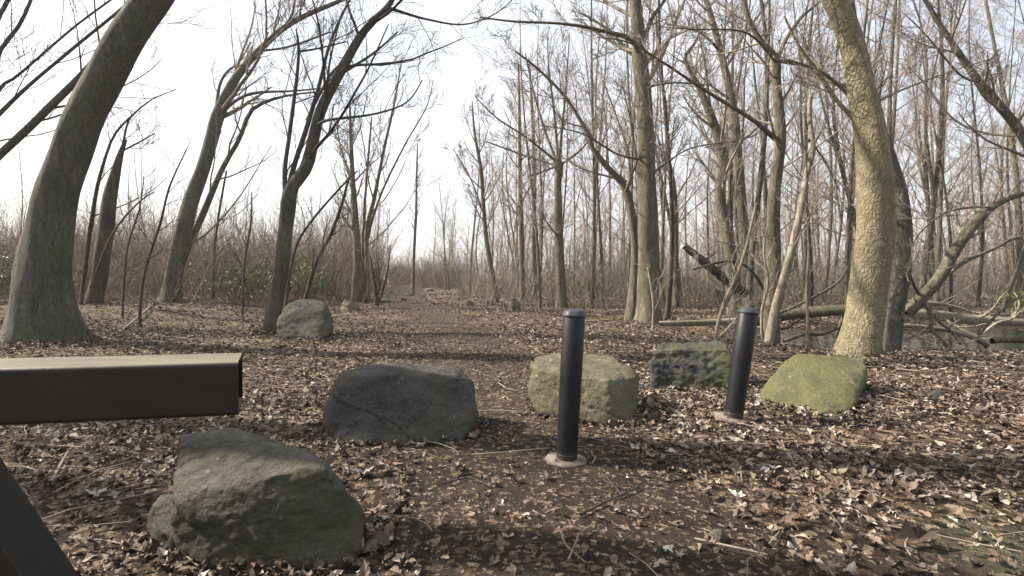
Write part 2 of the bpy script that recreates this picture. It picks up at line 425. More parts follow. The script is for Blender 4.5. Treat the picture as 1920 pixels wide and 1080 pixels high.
boulder('boulder', [HB([(640, 694, 3.72), (690, 681, 3.85), (780, 682, 4.05), (865, 690, 4.0), (888, 716, 3.85), (892, 785, 3.6), (862, 830, 3.45), (760, 838, 3.38), (640, 833, 3.42), (606, 795, 3.6), (613, 750, 3.7), (665, 702, 3.62), (850, 706, 3.68), (625, 735, 3.6)],
    [(640, 833, 3.5), (860, 830, 3.5), (890, 780, 4.2), (610, 780, 4.2)])],
    R_DARK, 'wide dark grey boulder at the left edge of the path', .016, .024, 2, 2, cracks=.02)
boulder('boulder', [HB([(992, 684, 4.25), (1003, 666, 4.5), (1062, 659, 4.7), (1150, 667, 4.6), (1186, 690, 4.35), (1200, 708, 4.2), (1196, 765, 4.0), (1166, 808, 3.74), (1128, 800, 3.74), (1010, 772, 4.1), (988, 738, 4.2), (1010, 692, 4.1), (1082, 712, 3.9), (1140, 713, 3.85)],
    [(1140, 806, 3.85), (1166, 806, 3.85), (1020, 772, 4.25), (1190, 760, 4.5), (1010, 750, 4.7)])],
    R_TAN, 'blocky tan boulder with a flat top behind a black bollard', .016, .022, 1, 3, cracks=.015)
boulder('boulder', [HB([(1224, 655, 5.0), (1240, 642, 5.3), (1350, 640, 5.4), (1370, 655, 5.0), (1378, 735, 4.8), (1365, 742, 4.8), (1300, 742, 4.82), (1221, 742, 4.85), (1219, 690, 4.95)],
    [(1230, 742, 4.95), (1370, 742, 4.95), (1230, 700, 5.6), (1370, 700, 5.6)])],
    R_MOSSY, 'squarish grey boulder with a green mossy half beside the leaning bollard', .018, .036, 1, 4)
boulder('boulder', [HB([(1414, 754, 4.35), (1440, 712, 4.6), (1466, 680, 4.65), (1492, 662, 4.7), (1622, 670, 4.7), (1628, 690, 4.5), (1600, 745, 4.1), (1594, 788, 3.86), (1540, 797, 3.8), (1440, 770, 4.15), (1590, 700, 4.35)],
    [(1425, 756, 4.6), (1545, 792, 4.05), (1590, 785, 4.1), (1620, 700, 5.0), (1480, 690, 5.1)])],
    R_GREEN, 'smooth yellow-green slanted boulder at the foot of the big scaly-barked tree', .02, .016, 3, 5)
boulder('boulder', [HB([(520, 600, 9.0), (536, 568, 9.2), (560, 558, 9.5), (605, 560, 9.5), (624, 590, 9.1), (626, 622, 8.9), (585, 645, 8.65), (530, 634, 8.8), (518, 620, 9), (610, 575, 9)],
    [(530, 634, 8.9), (585, 645, 8.8), (620, 625, 9.4), (530, 600, 9.6)])],
    R_GREY, 'rounded grey boulder against the base of the forked tree', .04, .04, 6, 6)
def small_rock(px, py, w, h, mat, label, seed, group=None, cat='rock', d=None):
    rr = random.Random(seed)
    d = d or 1056 / max(py - 523, 8)
    q = P(px, py, d); rw = w / 960 * d / 2; rh = h / 960 * d
    c = Vector((q.x, d, hz(q.x, d)))
    pts = []
    for k in range(9):
        a = k * 2 * math.pi / 9 + rr.uniform(-.3, .3)
        e = rr.uniform(.8, 1.1)
        pts.append(c + Vector((math.cos(a) * rw * e, math.sin(a) * rw * .8 * e, -rh * .15)))
        pts.append(c + Vector((math.cos(a) * rw * e * .9, math.sin(a) * rw * .75 * e, rh * rr.uniform(.25, .6))))
    for k in range(4):
        pts.append(c + Vector((rr.uniform(-.45, .45) * rw, rr.uniform(-.4, .4) * rw, rh * rr.uniform(.85, 1.05))))
    boulder('rock', [pts], mat, label, max(rw / 14, .004), rw * .1, 2, seed, cat, group)
far_rocks = [
    (655, 583, 40, 22, R_TAN, 'rusty brown rock lying on pale leaves past the rounded grey boulder', None),
    (755, 563, 19, 9, R_SLATE, 'small dark rock lining the left side of the path, below a thin pole-like trunk', None),
    (722, 568, 26, 9, R_GREY, 'low grey rock beside the small dark rock left of the path', None),
    (766, 556, 22, 7, R_GREY, 'low rock at the foot of the thin pole-like trunk', None),
    (805, 547, 24, 6, R_TAN, 'pale flat rock where the path meets the brush', None),
    (877, 572, 24, 12, R_TAN, 'low rounded rock on the right side of the path', None),
    (921, 571, 20, 11, R_SLATE, 'small dark rock at the foot of a slim leaning tree', None),
    (962, 582, 32, 23, R_TAN, 'small pointed tan rock on the right side of the path', None)]
for i, (px, py, w, h, m, lab, gr) in enumerate(far_rocks): small_rock(px, py, w, h, m, lab, 20 + i, gr)
near_rocks = [
    (1345, 1012, 46, 26, R_SLATE, 'dull purple-grey stone half sunk in the leaves'),
    (1668, 915, 28, 16, R_GREY, 'pale grey round pebble on the leaf litter beside its darker twin'),
    (1628, 920, 26, 14, R_SLATE, 'dark bluish pebble beside a paler round pebble'),
    (1755, 768, 36, 16, R_DARK, 'flat dark stone in the shade right of the green boulder'),
    (1210, 1046, 14, 9, R_GREY, 'small whitish pebble on the bare soil'),
    (1822, 872, 18, 10, R_GREY, 'small grey pebble in the shaded band of leaves'),
    (692, 852, 30, 10, R_DARK, 'small flat stone under the edge of the wide dark boulder')]
for i, (px, py, w, h, m, lab) in enumerate(near_rocks): small_rock(px, py, w, h, m, lab, 40 + i, None, 'stone')

# ------------------------------------------------------------------ bollards
def lathe(name, prof, mat, parent, n=40):
    pr = np.array(prof); a = np.arange(n) * 2 * math.pi / n
    v = np.stack([pr[:, 0:1] * np.cos(a), pr[:, 0:1] * np.sin(a), np.repeat(pr[:, 1:2], n, 1)], -1).reshape(-1, 3)
    i = np.arange(len(pr) * n).reshape(len(pr), n); j = np.roll(i, -1, 1)
    o = mesh_obj(name, v, [np.stack([i[:-1], j[:-1], j[1:], i[1:]], -1).reshape(-1, 4)], mat, parent)
    return o
def bollard(base, top, d, label, scale):
    b = P(*base, d); tp = P(*top, d)
    b.z = hz(b.x, b.y) + .008
    h = (tp - b).length; r = .066 * scale
    e = empty('bollard', b - (tp - b).normalized() * .012)
    e.rotation_euler = (tp - b).to_track_quat('Z', 'Y').to_euler()
    lathe('base_flange', [(r * .9, 0), (r * 1.86, 0), (r * 1.9, .006), (r * 1.9, .022), (r * 1.84, .03), (r * .9, .031)], FLANGE, e)
    lathe('post', [(r * .94, 0), (r * .95, .03), (r * .96, .2), (r, h * .55), (r, h - .034), (r * .97, h - .03)], PAINT_BLACK, e)
    lathe('cap', [(r * .9, h - .036), (r * 1.035, h - .034), (r * 1.05, h - .024), (r * 1.03, h - .016), (r * .99, h - .014), (r * .96, h - .004), (r * .75, h + .008), (r * .4, h + .014), (.001, h + .016)], CAPM, e)
    for k in range(3):
        a = k * 2.094 + 4.4
        bo = lathe('bolt', [(.0, .045), (.007, .045), (.009, .041), (.009, .028), (.009, .02)], FLANGE, e, 8)
        bo.location = (math.cos(a) * r * 1.45, math.sin(a) * r * 1.45, 0)
    lathe('seam_ring', [(r * .955, .052), (r * .985, .055), (r * .985, .06), (r * .955, .063)], PAINT_BLACK, e)
    tag(e, label, 'bollard', 'black bollards across the path')
bollard((1062, 866), (1077, 580), 3.07, 'upright black metal bollard in front of the tan boulder', 1.0)
bollard((1374, 793), (1404, 577), 3.86, 'leaning black metal bollard between the mossy boulder and the green boulder', 1.08)

# ------------------------------------------------------------------ barrier rail at the left
def box8(name, c8, mat, parent, bev=.008):
    bm = bmesh.new(); v = [bm.verts.new(q) for q in c8]
    for f in ((0, 1, 2, 3), (7, 6, 5, 4), (0, 4, 5, 1), (1, 5, 6, 2), (2, 6, 7, 3), (3, 7, 4, 0)): bm.faces.new([v[i] for i in f])
    bmesh.ops.recalc_face_normals(bm, faces=bm.faces)
    bmesh.ops.bevel(bm, geom=bm.edges[:], offset=bev, segments=3, affect='EDGES', profile=.6)
    me = bpy.data.meshes.new(name); bm.to_mesh(me); bm.free(); me.materials.append(mat)
    return link(name, me, parent)
rail = empty('barrier_rail', (-1.4, 1.3, 0)); RO = rail.location
fr = P(446, 679, 1.41); fb = P(447, 780, 1.41)                  # right end, front face
fl = P(0, 686, 1.31)
axis_d = (Vector((fl.x, fl.y, 0)) - Vector((fr.x, fr.y, 0))).normalized()
dep = Vector((-axis_d.y, axis_d.x, 0)); dep = dep if dep.y > 0 else -dep
D_ = .2; zt = fr.z; zb = fb.z
def rp(s, q, z, sk=0): return Vector((fr.x, fr.y, 0)) + axis_d * (s + sk * q) + dep * (q * D_) + Vector((0, 0, z)) - Vector((RO.x, RO.y, 0))
SK = .052; Ls = 2.6; w_ = .012
# hollow square tube: four walls
def wall(q0, q1, z0, z1, name):
    return box8(name, [rp(0, q0, z0, SK), rp(0, q1, z0, SK), rp(Ls, q1, z0), rp(Ls, q0, z0), rp(0, q0, z1, SK), rp(0, q1, z1, SK), rp(Ls, q1, z1), rp(Ls, q0, z1)], BEAMM, rail, .004)
bm = bmesh.new(); rings = []
for s_, sk in ((0, SK), (Ls, 0)):
    o_ = [bm.verts.new(rp(s_, q, z, sk)) for q, z in ((0, zb), (1, zb), (1, zt), (0, zt))]
    i_ = [bm.verts.new(rp(s_, q, z, sk)) for q, z in ((w_ / D_, zb + w_), (1 - w_ / D_, zb + w_), (1 - w_ / D_, zt - w_), (w_ / D_, zt - w_))]
    rings.append((o_, i_))
longe = []
for k in range(4):
    k2 = (k + 1) % 4
    for A, B in ((0, 0), (1, 1)): bm.faces.new([rings[0][A][k], rings[0][A][k2], rings[1][A][k2], rings[1][A][k]])
    for e_ in (0, 1): bm.faces.new([rings[e_][0][k], rings[e_][0][k2], rings[e_][1][k2], rings[e_][1][k]])
bmesh.ops.recalc_face_normals(bm, faces=bm.faces); bm.edges.ensure_lookup_table()
for k in range(4): longe.append(bm.edges.get((rings[0][0][k], rings[1][0][k])))
bmesh.ops.bevel(bm, geom=longe, offset=.012, segments=5, affect='EDGES', profile=.5)
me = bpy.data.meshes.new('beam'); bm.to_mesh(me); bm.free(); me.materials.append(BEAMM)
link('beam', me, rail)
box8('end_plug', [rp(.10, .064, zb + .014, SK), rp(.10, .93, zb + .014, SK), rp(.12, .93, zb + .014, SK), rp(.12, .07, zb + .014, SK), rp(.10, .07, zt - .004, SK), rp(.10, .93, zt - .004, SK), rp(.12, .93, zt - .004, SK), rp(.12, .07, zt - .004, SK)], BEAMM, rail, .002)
def leg(s_top, s_bot, name='leg', w=.17):
    zz = -.08
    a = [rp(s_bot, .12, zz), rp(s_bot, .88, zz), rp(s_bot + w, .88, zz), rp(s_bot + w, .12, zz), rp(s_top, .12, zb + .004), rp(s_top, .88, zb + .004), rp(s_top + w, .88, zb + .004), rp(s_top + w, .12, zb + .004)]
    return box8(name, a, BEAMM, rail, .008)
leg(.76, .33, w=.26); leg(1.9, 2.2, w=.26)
tag(rail, 'dark brown square barrier beam on slanted legs', 'barrier')

# ------------------------------------------------------------------ trees
def crown(tubes_list, spec, g, dens=1.0, rmin=.005):
    """tubes_list: list of (pts(K,3), rad(K)); returns Tubes with all smaller wood"""
    return None
def limb_poly(pix, d, g, jit=0.):
    """pix: list of (px,py,w[,dd]) -> world pts, radii"""
    pts, rad = [], []
    for q in pix:
        dd = d + (q[3] if len(q) > 3 else 0)
        pts.append(P(q[0], q[1], dd)); rad.append(max(q[2], 1.5) / 2 / 960 * dd / math.sqrt(1 + ((q[0] - 960) / 960) ** 2))
    return pts, rad
def solid_trunk(name, pts, rad, mat, parent, n=16, K=40, flare=0, lobes=5, g=None, cap=True, ground=True, org=Vector((0, 0, 0)), wob=.05):
    q, r = resample(pts, rad, K)
    if ground:
        q[0, 2] = hz(q[0, 0], q[0, 1]) - .15
    T = unit(np.gradient(q, axis=0)); ref = np.array([1., 0, 0]) if abs(T[0, 2]) > .6 else np.array([0, 0, 1.])
    U = unit(np.cross(T, ref)); V = np.cross(T, U)
    a = np.arange(n) * 2 * math.pi / n
    s = np.concatenate([[0], np.cumsum(np.linalg.norm(np.diff(q, axis=0), axis=1))])
    ph = g.uniform(0, 6.28, 8)
    w = 1 + wob * (np.sin(2 * a[None] + s[:, None] * 1.3 + ph[0]) + .7 * np.sin(3 * a[None] - s[:, None] * 2.1 + ph[1]) + .5 * np.sin(s[:, None] * 4.3 + ph[2] + a[None]) + .4 * np.sin(5 * a[None] + s[:, None] * 5 + ph[4]))
    if flare:
        fl = flare * np.exp(-s / (r[K // 4] * 1.15))[:, None]
        w = w * (1 + fl * (.55 + .75 * np.maximum(0, np.sin(lobes * a[None] / 1 + ph[3])) ** 1.5 + .3 * np.sin(2 * a[None] + ph[5])))
    v = q[:, None] + (r[:, None] * w)[..., None] * (np.cos(a)[None, :, None] * U[:, None] + np.sin(a)[None, :, None] * V[:, None])
    v = v.reshape(-1, 3); i = np.arange(K * n).reshape(K, n); j = np.roll(i, -1, 1)
    f = [np.stack([i[:-1], j[:-1], j[1:], i[1:]], -1).reshape(-1, 4)]
    if cap:
        v = np.concatenate([v, q[-1:] + T[-1:] * r[-1] * .5]); c = K * n
        f.append(np.stack([i[-1], j[-1], np.full(n, c)], -1))
    v = v - np.array(org)
    return mesh_obj(name, v, f, mat, parent), q, r

def hero(label, d, trunk, limbs=(), mat=B_GREY, twig=TWIG, seed=0, n=16, flare=.5, lobes=4, nb=(12, 5, 4, 3), t0=.3, lenf=.32, ang=.8, group=None, name='tree', up=.07, rmin=.005, cap=True, twk=1.0, limb_len=None, crown_on=True, droop=0, ground=True, wk=1.):
    g = np.random.default_rng(seed)
    pts, rad = limb_poly(trunk, d, g); rad = [w * wk for w in rad]
    if ground: pts[0].z = hz(pts[0].x, pts[0].y)
    org = pts[0].copy(); org.z = hz(org.x, org.y) if ground else org.z
    e = empty(name, org)
    _, q, r = solid_trunk('trunk', pts, rad, mat, e, n, 48, flare, lobes, g, cap, ground, org)
    par = []
    if crown_on is True or crown_on == 'all': par.append((q, r, t0))
    for lb in limbs:
        lp, lr = limb_poly(lb, d, g)
        _, lq, lrr = solid_trunk('limb', lp, [w * .74 * wk for w in lr], mat, e, max(6, n // 2), 22, 0, 1, g, True, False, org, .06)
        par.append((lq, lrr, .15))
    tb = Tubes(); o3 = np.array(org)
    for q_, r_, tt in par:
        K = 12
        Q, RR = resample(q_, r_, K); Q = Q[None] - o3; RR = RR[None]
        is_tr = tt == t0
        m1 = nb[0] if is_tr else max(5, nb[0] // 2)
        lf = lenf if is_tr else lenf * 1.35
        a1, b1 = spawn(Q, RR, m1, tt, .98, ang, lf, 8, .45, up * 1.2, .085, g, rmin * 1.6, .5, 6)
        tb.add(a1, b1, 5)
        a2, b2 = spawn(a1, b1, nb[1], .15, 1, .65, .5, 6, .6, up * 1.2, .1, g, rmin * 1.2, .3, 3)
        tb.add(a2, b2, 4)
        a3, b3 = spawn(a2, b2, nb[2], .15, 1, .6, .58, 5, .65, up, .11, g, rmin, .2, 1.6)
        tb.add(a3, b3, 3)
        if nb[3]:
            a4, b4 = spawn(a3, b3, nb[3], .2, 1, .55, .62, 4, .7, up * .8, .12, g, rmin * .8, .12, .9)
            tb.strip(a4, b4)
    if tb.n: tb.build('crown', twig, e)
    tag(e, label, 'tree', group)
    return e

# --- left side
hero('huge grey leaning trunk with flared roots behind the brown barrier beam', 8.2,
     [(84, 668, 150), (80, 600, 128), (82, 500, 110), (100, 400, 96), (128, 300, 84), (160, 215, 76), (215, 110, 70), (285, 0, 65), (365, -120, 58), (440, -260, 56), (500, -430, 40), (540, -640, 22), (560, -800, 8)],
     [[(275, 10, 30), (330, -15, 22, .3), (420, -30, 15, .6), (540, -40, 8, .8)],
      [(400, -180, 30), (330, -330, 22, -.8), (290, -520, 14, -1.2), (250, -700, 7, -1.2)],
      [(470, -330, 26), (580, -440, 18, .8), (700, -560, 10, 1.4), (800, -620, 5, 1.6)]],
     seed=1, n=36, flare=.42, lobes=4, nb=(11, 4, 4, 3), t0=.42, lenf=.24)
hero('bare tree at the wood edge whose dark limbs sweep up behind the huge grey trunk', 11,
     [(-170, 640, 60), (-160, 500, 50), (-120, 400, 46), (-60, 345, 40), (0, 290, 26), (105, 190, 22), (180, 110, 18), (240, 20, 12), (290, -100, 8)],
     [[(-120, 400, 30), (-60, 280, 26), (0, 212, 20), (60, 155, 16), (150, 80, 13), (240, 5, 10), (300, -60, 6)],
      [(-110, 390, 26), (-70, 260, 22), (0, 165, 14), (35, 140, 12), (140, 50, 10), (235, -20, 7)],
      [(-100, 370, 26), (-60, 200, 24), (0, 95, 18), (40, 40, 16), (70, -40, 12), (90, -160, 6)],
      [(-60, 250, 26), (-40, 100, 20), (10, 10, 18), (40, -60, 10)]],
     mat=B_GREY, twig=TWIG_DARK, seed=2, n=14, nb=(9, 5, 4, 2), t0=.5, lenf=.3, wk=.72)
hero('broken-topped brown trunk with a thin side shoot near the huge grey trunk', 14,
     [(177, 588, 38), (186, 520, 33), (197, 440, 31), (207, 370, 28), (216, 325, 21), (227, 286, 12), (236, 262, 6)],
     [[(226, 292, 8), (238, 235, 6), (246, 220, 4)], [(228, 284, 6), (262, 266, 5), (290, 250, 3)],
      [(150, 590, 14), (160, 500, 13), (178, 372, 11), (196, 300, 9), (215, 252, 7), (246, 218, 6), (285, 186, 4), (330, 168, 2)],
      [(170, 540, 7, -.3), (210, 440, 6, -.4), (262, 378, 5, -.5), (290, 360, 3, -.5)]],
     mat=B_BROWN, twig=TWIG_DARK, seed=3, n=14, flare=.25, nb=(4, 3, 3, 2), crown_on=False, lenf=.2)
hero('tall leaning tree with twin trunks at the edge of the left brush', 19,
     [(320, 566, 44), (326, 520, 37), (336, 465, 34), (356, 385, 31), (386, 298, 28), (410, 215, 25), (440, 150, 17), (488, 92, 13), (548, 42, 10), (640, 0, 7), (740, -50, 4)],
     [[(326, 540, 24, .2), (350, 470, 21, .4), (380, 402, 18, .5), (420, 310, 15, .6), (448, 262, 13, .6), (468, 212, 11, .6), (495, 192, 9, .5), (545, 178, 6, .4), (600, 172, 4)],
      [(412, 216, 14), (440, 190, 9, -.3), (480, 174, 8, -.5), (560, 170, 5, -.8), (640, 160, 3, -1)],
      [(404, 218, 10), (412, 160, 8, .3), (428, 132, 6, .4), (446, 120, 5, .4), (470, 80, 3, .6)],
      [(480, 96, 7), (540, 88, 6, -.4), (620, 60, 4, -.8)],
      [(535, 50, 8), (550, 20, 6), (555, -20, 4)]],
     seed=4, n=16, flare=.3, nb=(16, 5, 4, 2), t0=.42, lenf=.27, rmin=.006)
hero('dark forked tree splitting into three stems behind the rounded grey boulder', 10,
     [(508, 630, 36), (516, 570, 32), (529, 500, 30), (536, 430, 28), (541, 375, 30), (548, 350, 24), (575, 312, 23), (590, 250, 21), (605, 200, 20), (640, 130, 19), (680, 62, 15), (712, 28, 12), (735, 0, 10), (760, -80, 8), (800, -200, 4)],
     [[(538, 385, 17), (534, 320, 13), (543, 250, 11), (556, 150, 9), (560, 90, 7), (555, 55, 4)],
      [(541, 362, 17), (552, 310, 13), (575, 240, 12), (598, 160, 10), (616, 90, 8), (640, 30, 7), (670, -30, 5), (690, -110, 3)],
      [(592, 240, 9), (612, 226, 8, -.2), (700, 214, 6, -.4), (762, 192, 4.5, -.6), (792, 150, 3, -.7)],
      [(728, 14, 9), (745, 20, 8), (800, 36, 5, .3), (868, 46, 4, .5), (925, 28, 3, .6), (960, 0, 2, .6)],
      [(636, 140, 9), (700, 100, 6, .5), (745, 60, 4, .8)],
      [(575, 225, 8), (620, 140, 7, .4), (655, 105, 6, .5), (700, 30, 4, .6)],
      [(562, 96, 6), (590, 92, 5), (650, 78, 3)],
      [(596, 225, 6), (615, 250, 4, -.3), (626, 195, 3, -.4)]],
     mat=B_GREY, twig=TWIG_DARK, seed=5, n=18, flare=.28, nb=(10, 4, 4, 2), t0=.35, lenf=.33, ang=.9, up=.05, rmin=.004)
hero('cluster of tall slender stems left of the path with a pale lit edge', 23,
     [(668, 572, 20), (670, 500, 17), (668, 440, 15), (662, 350, 10), (658, 260, 7), (656, 200, 4)],
     [[(690, 570, 16, .2), (688, 500, 13, .2), (688, 430, 12, .3), (702, 370, 10, .3), (722, 270, 8, .4), (738, 200, 6, .4), (752, 120, 3, .4)],
      [(680, 568, 12, .4), (682, 470, 10, .5), (683, 400, 8, .6), (690, 300, 6, .8), (697, 220, 4, .9)],
      [(690, 440, 8), (716, 360, 6, -.4), (760, 270, 4, -.6), (800, 200, 3, -.8), (812, 150, 2, -.8)],
      [(662, 350, 6), (640, 280, 4, .4), (630, 230, 3, .5)]],
     mat=B_OLIVE, twig=TWIG, seed=6, n=12, flare=.2, nb=(14, 5, 4, 2), t0=.35, lenf=.28, ang=.75, rmin=.008)
hero('thin pole-like trunk standing at the left edge of the far path', 34,
     [(774, 556, 7), (776, 480, 6), (780, 400, 5), (781, 330, 4), (783, 270, 2)], mat=B_OLIVE, seed=7, n=8, flare=.1, nb=(14, 4, 3, 0), t0=.4, lenf=.14, rmin=.008)
# --- right of path
hero('slim leaning tree with a curved foot beside the small dark rock', 24,
     [(932, 572, 12), (924, 520, 10), (912, 450, 9), (907, 390, 8), (902, 320, 7), (890, 250, 5), (885, 190, 2)], [[(907, 400, 5), (880, 330, 4, .5), (850, 280, 2, .8)]],
     mat=B_OLIVE, seed=8, n=10, flare=.2, nb=(16, 5, 4, 2), t0=.3, lenf=.26, rmin=.008, twig=TWIG_RED)
hero('straight thin tree behind the small pointed tan rock', 25, [(980, 570, 11), (978, 450, 10), (975, 330, 8), (974, 220, 6), (972, 120, 3)], mat=B_OLIVE, seed=9, n=10, flare=.2, nb=(18, 5, 4, 1), t0=.3, lenf=.24, rmin=.008, twig=TWIG_RED)
hero('slender tree with a crooked twin stem right of the small pointed tan rock', 26, [(1003, 566, 11), (1001, 450, 9), (1002, 330, 8), (998, 210, 6), (992, 110, 3)],
     [[(1006, 560, 8), (1008, 510, 7), (1016, 450, 6), (1018, 380, 4), (1022, 310, 3)]], mat=B_OLIVE, seed=10, n=10, flare=.2, nb=(14, 5, 4, 1), t0=.35, lenf=.24, rmin=.008, twig=TWIG_RED)
hero('tree with a knotted burl from which branches fan out like a broom', 20,
     [(1053, 574, 24), (1051, 520, 19), (1047, 430, 16), (1046, 350, 14), (1048, 322, 17), (1046, 308, 20), (1042, 296, 14)],
     [[(1044, 305, 8), (1020, 240, 6, .3), (1000, 170, 4.5, .4), (985, 100, 3, .5)], [(1046, 300, 8), (1040, 220, 6), (1030, 140, 4), (1026, 70, 2)],
      [(1048, 300, 8), (1055, 230, 6, -.4), (1062, 150, 4, -.6), (1068, 60, 2, -.8)], [(1040, 300, 7), (990, 260, 5, -.5), (930, 220, 4, -.8), (890, 180, 2, -1)],
      [(1050, 310, 7), (1090, 280, 5, .6), (1120, 240, 3, 1)], [(1040, 310, 6), (980, 290, 5, .8), (910, 265, 3, 1.2)],
      [(1043, 312, 6), (1010, 325, 4, -.6), (990, 330, 3, -.8)], [(1050, 450, 5), (1028, 420, 4, -.4), (1015, 400, 2.5, -.5)]],
     mat=B_OLIVE, twig=TWIG, seed=11, n=14, flare=.3, nb=(14, 5, 4, 2), lenf=.3, crown_on=False, rmin=.007)
hero('tall straight olive-grey tree with a broad base in the middle of the wood edge', 13.5,
     [(1216, 606, 56), (1216, 560, 44), (1216, 480, 39), (1213, 350, 35), (1209, 220, 32), (1201, 120, 28), (1194, 40, 23), (1188, -60, 19), (1180, -200, 14), (1176, -360, 8), (1174, -470, 4)],
     [[(1206, 80, 13), (1222, 35, 10), (1246, 0, 9), (1270, -60, 6)], [(1200, 112, 15), (1185, 75, 12, -.3), (1130, 58, 9, -.5), (1060, 45, 7, -.6), (960, 40, 5, -.8), (900, 32, 3, -1)],
      [(1202, 112, 14), (1172, 90, 10, .3), (1140, 55, 7, .5), (1090, 25, 5, .8)], [(1212, 300, 7), (1160, 290, 5, -.5), (1090, 250, 4, -.8), (1010, 235, 2, -1)],
      [(1210, 165, 6), (1260, 155, 5, -.5), (1330, 160, 3, -.6)], [(1217, 330, 5), (1290, 280, 4, -.6), (1380, 265, 3, -1)],
      [(1188, -60, 12), (1240, -160, 8, -.6), (1300, -260, 4, -1)]],
     mat=B_OLIVE, seed=12, n=24, flare=.35, lobes=5, nb=(16, 5, 4, 2), t0=.4, lenf=.22, ang=1.0, rmin=.006)
hero('crooked tree leaning far left beside the tall straight olive-grey tree', 14.3,
     [(1182, 598, 22), (1190, 520, 19), (1190, 450, 17), (1180, 380, 16), (1168, 345, 13), (1140, 315, 11), (1112, 280, 9), (1102, 250, 8), (1062, 185, 6), (1015, 135, 5), (965, 95, 3)],
     [[(1188, 460, 9), (1200, 380, 7), (1195, 320, 6), (1185, 240, 4), (1165, 150, 2.5)], [(1176, 372, 8), (1180, 300, 6, .5), (1160, 230, 4, .8), (1130, 150, 3, 1)]],
     mat=B_OLIVE, seed=13, n=14, flare=.2, nb=(16, 5, 4, 2), t0=.4, lenf=.26, ang=.9, rmin=.006)
hero('slim wavy tree with a stubby side branch right of the straight olive-grey tree', 20, [(1268, 568, 13), (1267, 470, 11), (1264, 360, 10), (1252, 290, 9), (1248, 200, 7), (1236, 120, 5), (1230, 20, 3)],
     [[(1255, 300, 5), (1262, 245, 4, -.3), (1266, 220, 3, -.3)]], mat=B_OLIVE, seed=14, n=10, flare=.2, nb=(14, 5, 4, 1), t0=.35, lenf=.22, rmin=.007)
hero('sinuous dark trunk bending left near its top', 15.5, [(1378, 590, 30), (1372, 500, 25), (1362, 430, 23), (1350, 365, 22), (1356, 300, 20), (1345, 250, 18), (1318, 180, 13), (1295, 135, 9), (1284, 108, 8), (1300, 85, 6), (1312, 62, 4)],
     [[(1345, 255, 10), (1330, 190, 8, .4), (1322, 120, 6, .6), (1300, 20, 3, .8)]], mat=B_OLIVE, seed=15, n=14, flare=.25, nb=(14, 5, 4, 2), t0=.4, lenf=.24, rmin=.006)
hero('tall even trunk leaning slightly left behind the sinuous dark trunk', 17.5, [(1402, 580, 26), (1398, 500, 22), (1392, 400, 21), (1382, 280, 19), (1372, 190, 17), (1352, 100, 14), (1330, 20, 11), (1300, -80, 8), (1270, -200, 4)],
     [[(1350, 95, 8), (1310, 60, 6, -.6), (1250, 45, 4, -1)], [(1356, 110, 7), (1360, 40, 5, .5), (1362, -40, 3, .8)]], mat=B_OLIVE, seed=16, n=14, flare=.25, nb=(18, 5, 4, 2), t0=.4, lenf=.2, ang=1.0, rmin=.006)
hero('forked grey-olive tree behind the leaning bollard', 9.6,
     [(1446, 640, 36), (1446, 570, 31), (1450, 480, 30), (1450, 380, 26), (1460, 300, 22), (1464, 240, 19), (1456, 160, 17), (1454, 112, 17), (1432, 85, 12), (1408, 45, 10), (1394, 0, 9), (1385, -80, 7), (1370, -200, 4)],
     [[(1454, 118, 12), (1476, 70, 10, .2), (1505, 30, 9, .3), (1540, 0, 8, .4), (1590, -60, 5, .5)], [(1456, 262, 16), (1418, 230, 12, -.2), (1372, 200, 10, -.4), (1320, 168, 8, -.5), (1240, 115, 6, -.7), (1180, 80, 4, -.8), (1120, 70, 2, -1)],
      [(1458, 120, 8), (1400, 62, 5, -.6), (1300, 55, 4, -1), (1240, 50, 2, -1)], [(1462, 115, 8), (1520, 130, 7, -.3), (1570, 190, 6, -.5), (1600, 225, 5, -.5)],
      [(1446, 520, 7), (1400, 470, 5, .5), (1340, 450, 3, .8)], [(1462, 250, 6), (1500, 200, 5, .6), (1530, 120, 3, 1)]],
     mat=B_OLIVE, seed=17, n=20, flare=.3, nb=(12, 5, 4, 2), t0=.45, lenf=.2, ang=.95, rmin=.005)
hero('pale thin leaning snag with a snapped tip beside the forked tree', 9.0, [(1438, 640, 20), (1456, 570, 18), (1476, 500, 16), (1496, 420, 14), (1512, 330, 12), (1524, 280, 11), (1518, 220, 10), (1520, 178, 8)],
     [[(1516, 262, 6), (1545, 300, 5, .2), (1575, 360, 4, .4)], [(1485, 470, 5), (1520, 400, 3, -.4), (1530, 360, 2, -.5)]], mat=B_PALE, seed=18, n=12, flare=.15, nb=(5, 3, 3, 1), t0=.4, lenf=.16)
hero('thick tree with tan scaly bark leaning left behind the green boulder', 7.5,
     [(1606, 676, 100), (1612, 640, 86), (1622, 590, 77), (1634, 500, 74), (1641, 400, 72), (1640, 320, 67), (1630, 240, 60), (1612, 150, 54), (1592, 70, 50), (1566, 0, 47), (1520, -110, 46), (1470, -260, 36), (1440, -420, 24), (1420, -600, 12), (1410, -740, 4)],
     [[(1638, 280, 18, .05), (1600, 222, 15, .1), (1570, 190, 12, .15), (1530, 130, 11, .2), (1500, 90, 8, .2), (1470, 30, 5, .2)], [(1640, 262, 14, .15), (1600, 190, 11, .5), (1540, 135, 9, .5), (1470, 110, 6, .6)],
      [(1645, 190, 8, .2), (1700, 165, 6, .3), (1780, 135, 4, .5), (1860, 110, 3, .6)],
      [(1530, -90, 26), (1600, -190, 20, .4), (1680, -330, 13, .8), (1740, -460, 5, 1)], [(1490, -200, 22), (1390, -290, 16, -.5), (1280, -370, 10, -.8), (1180, -420, 4, -1)]],
     mat=B_SCALY, seed=19, n=40, flare=.3, lobes=4, nb=(8, 4, 4, 3), t0=.55, lenf=.24)
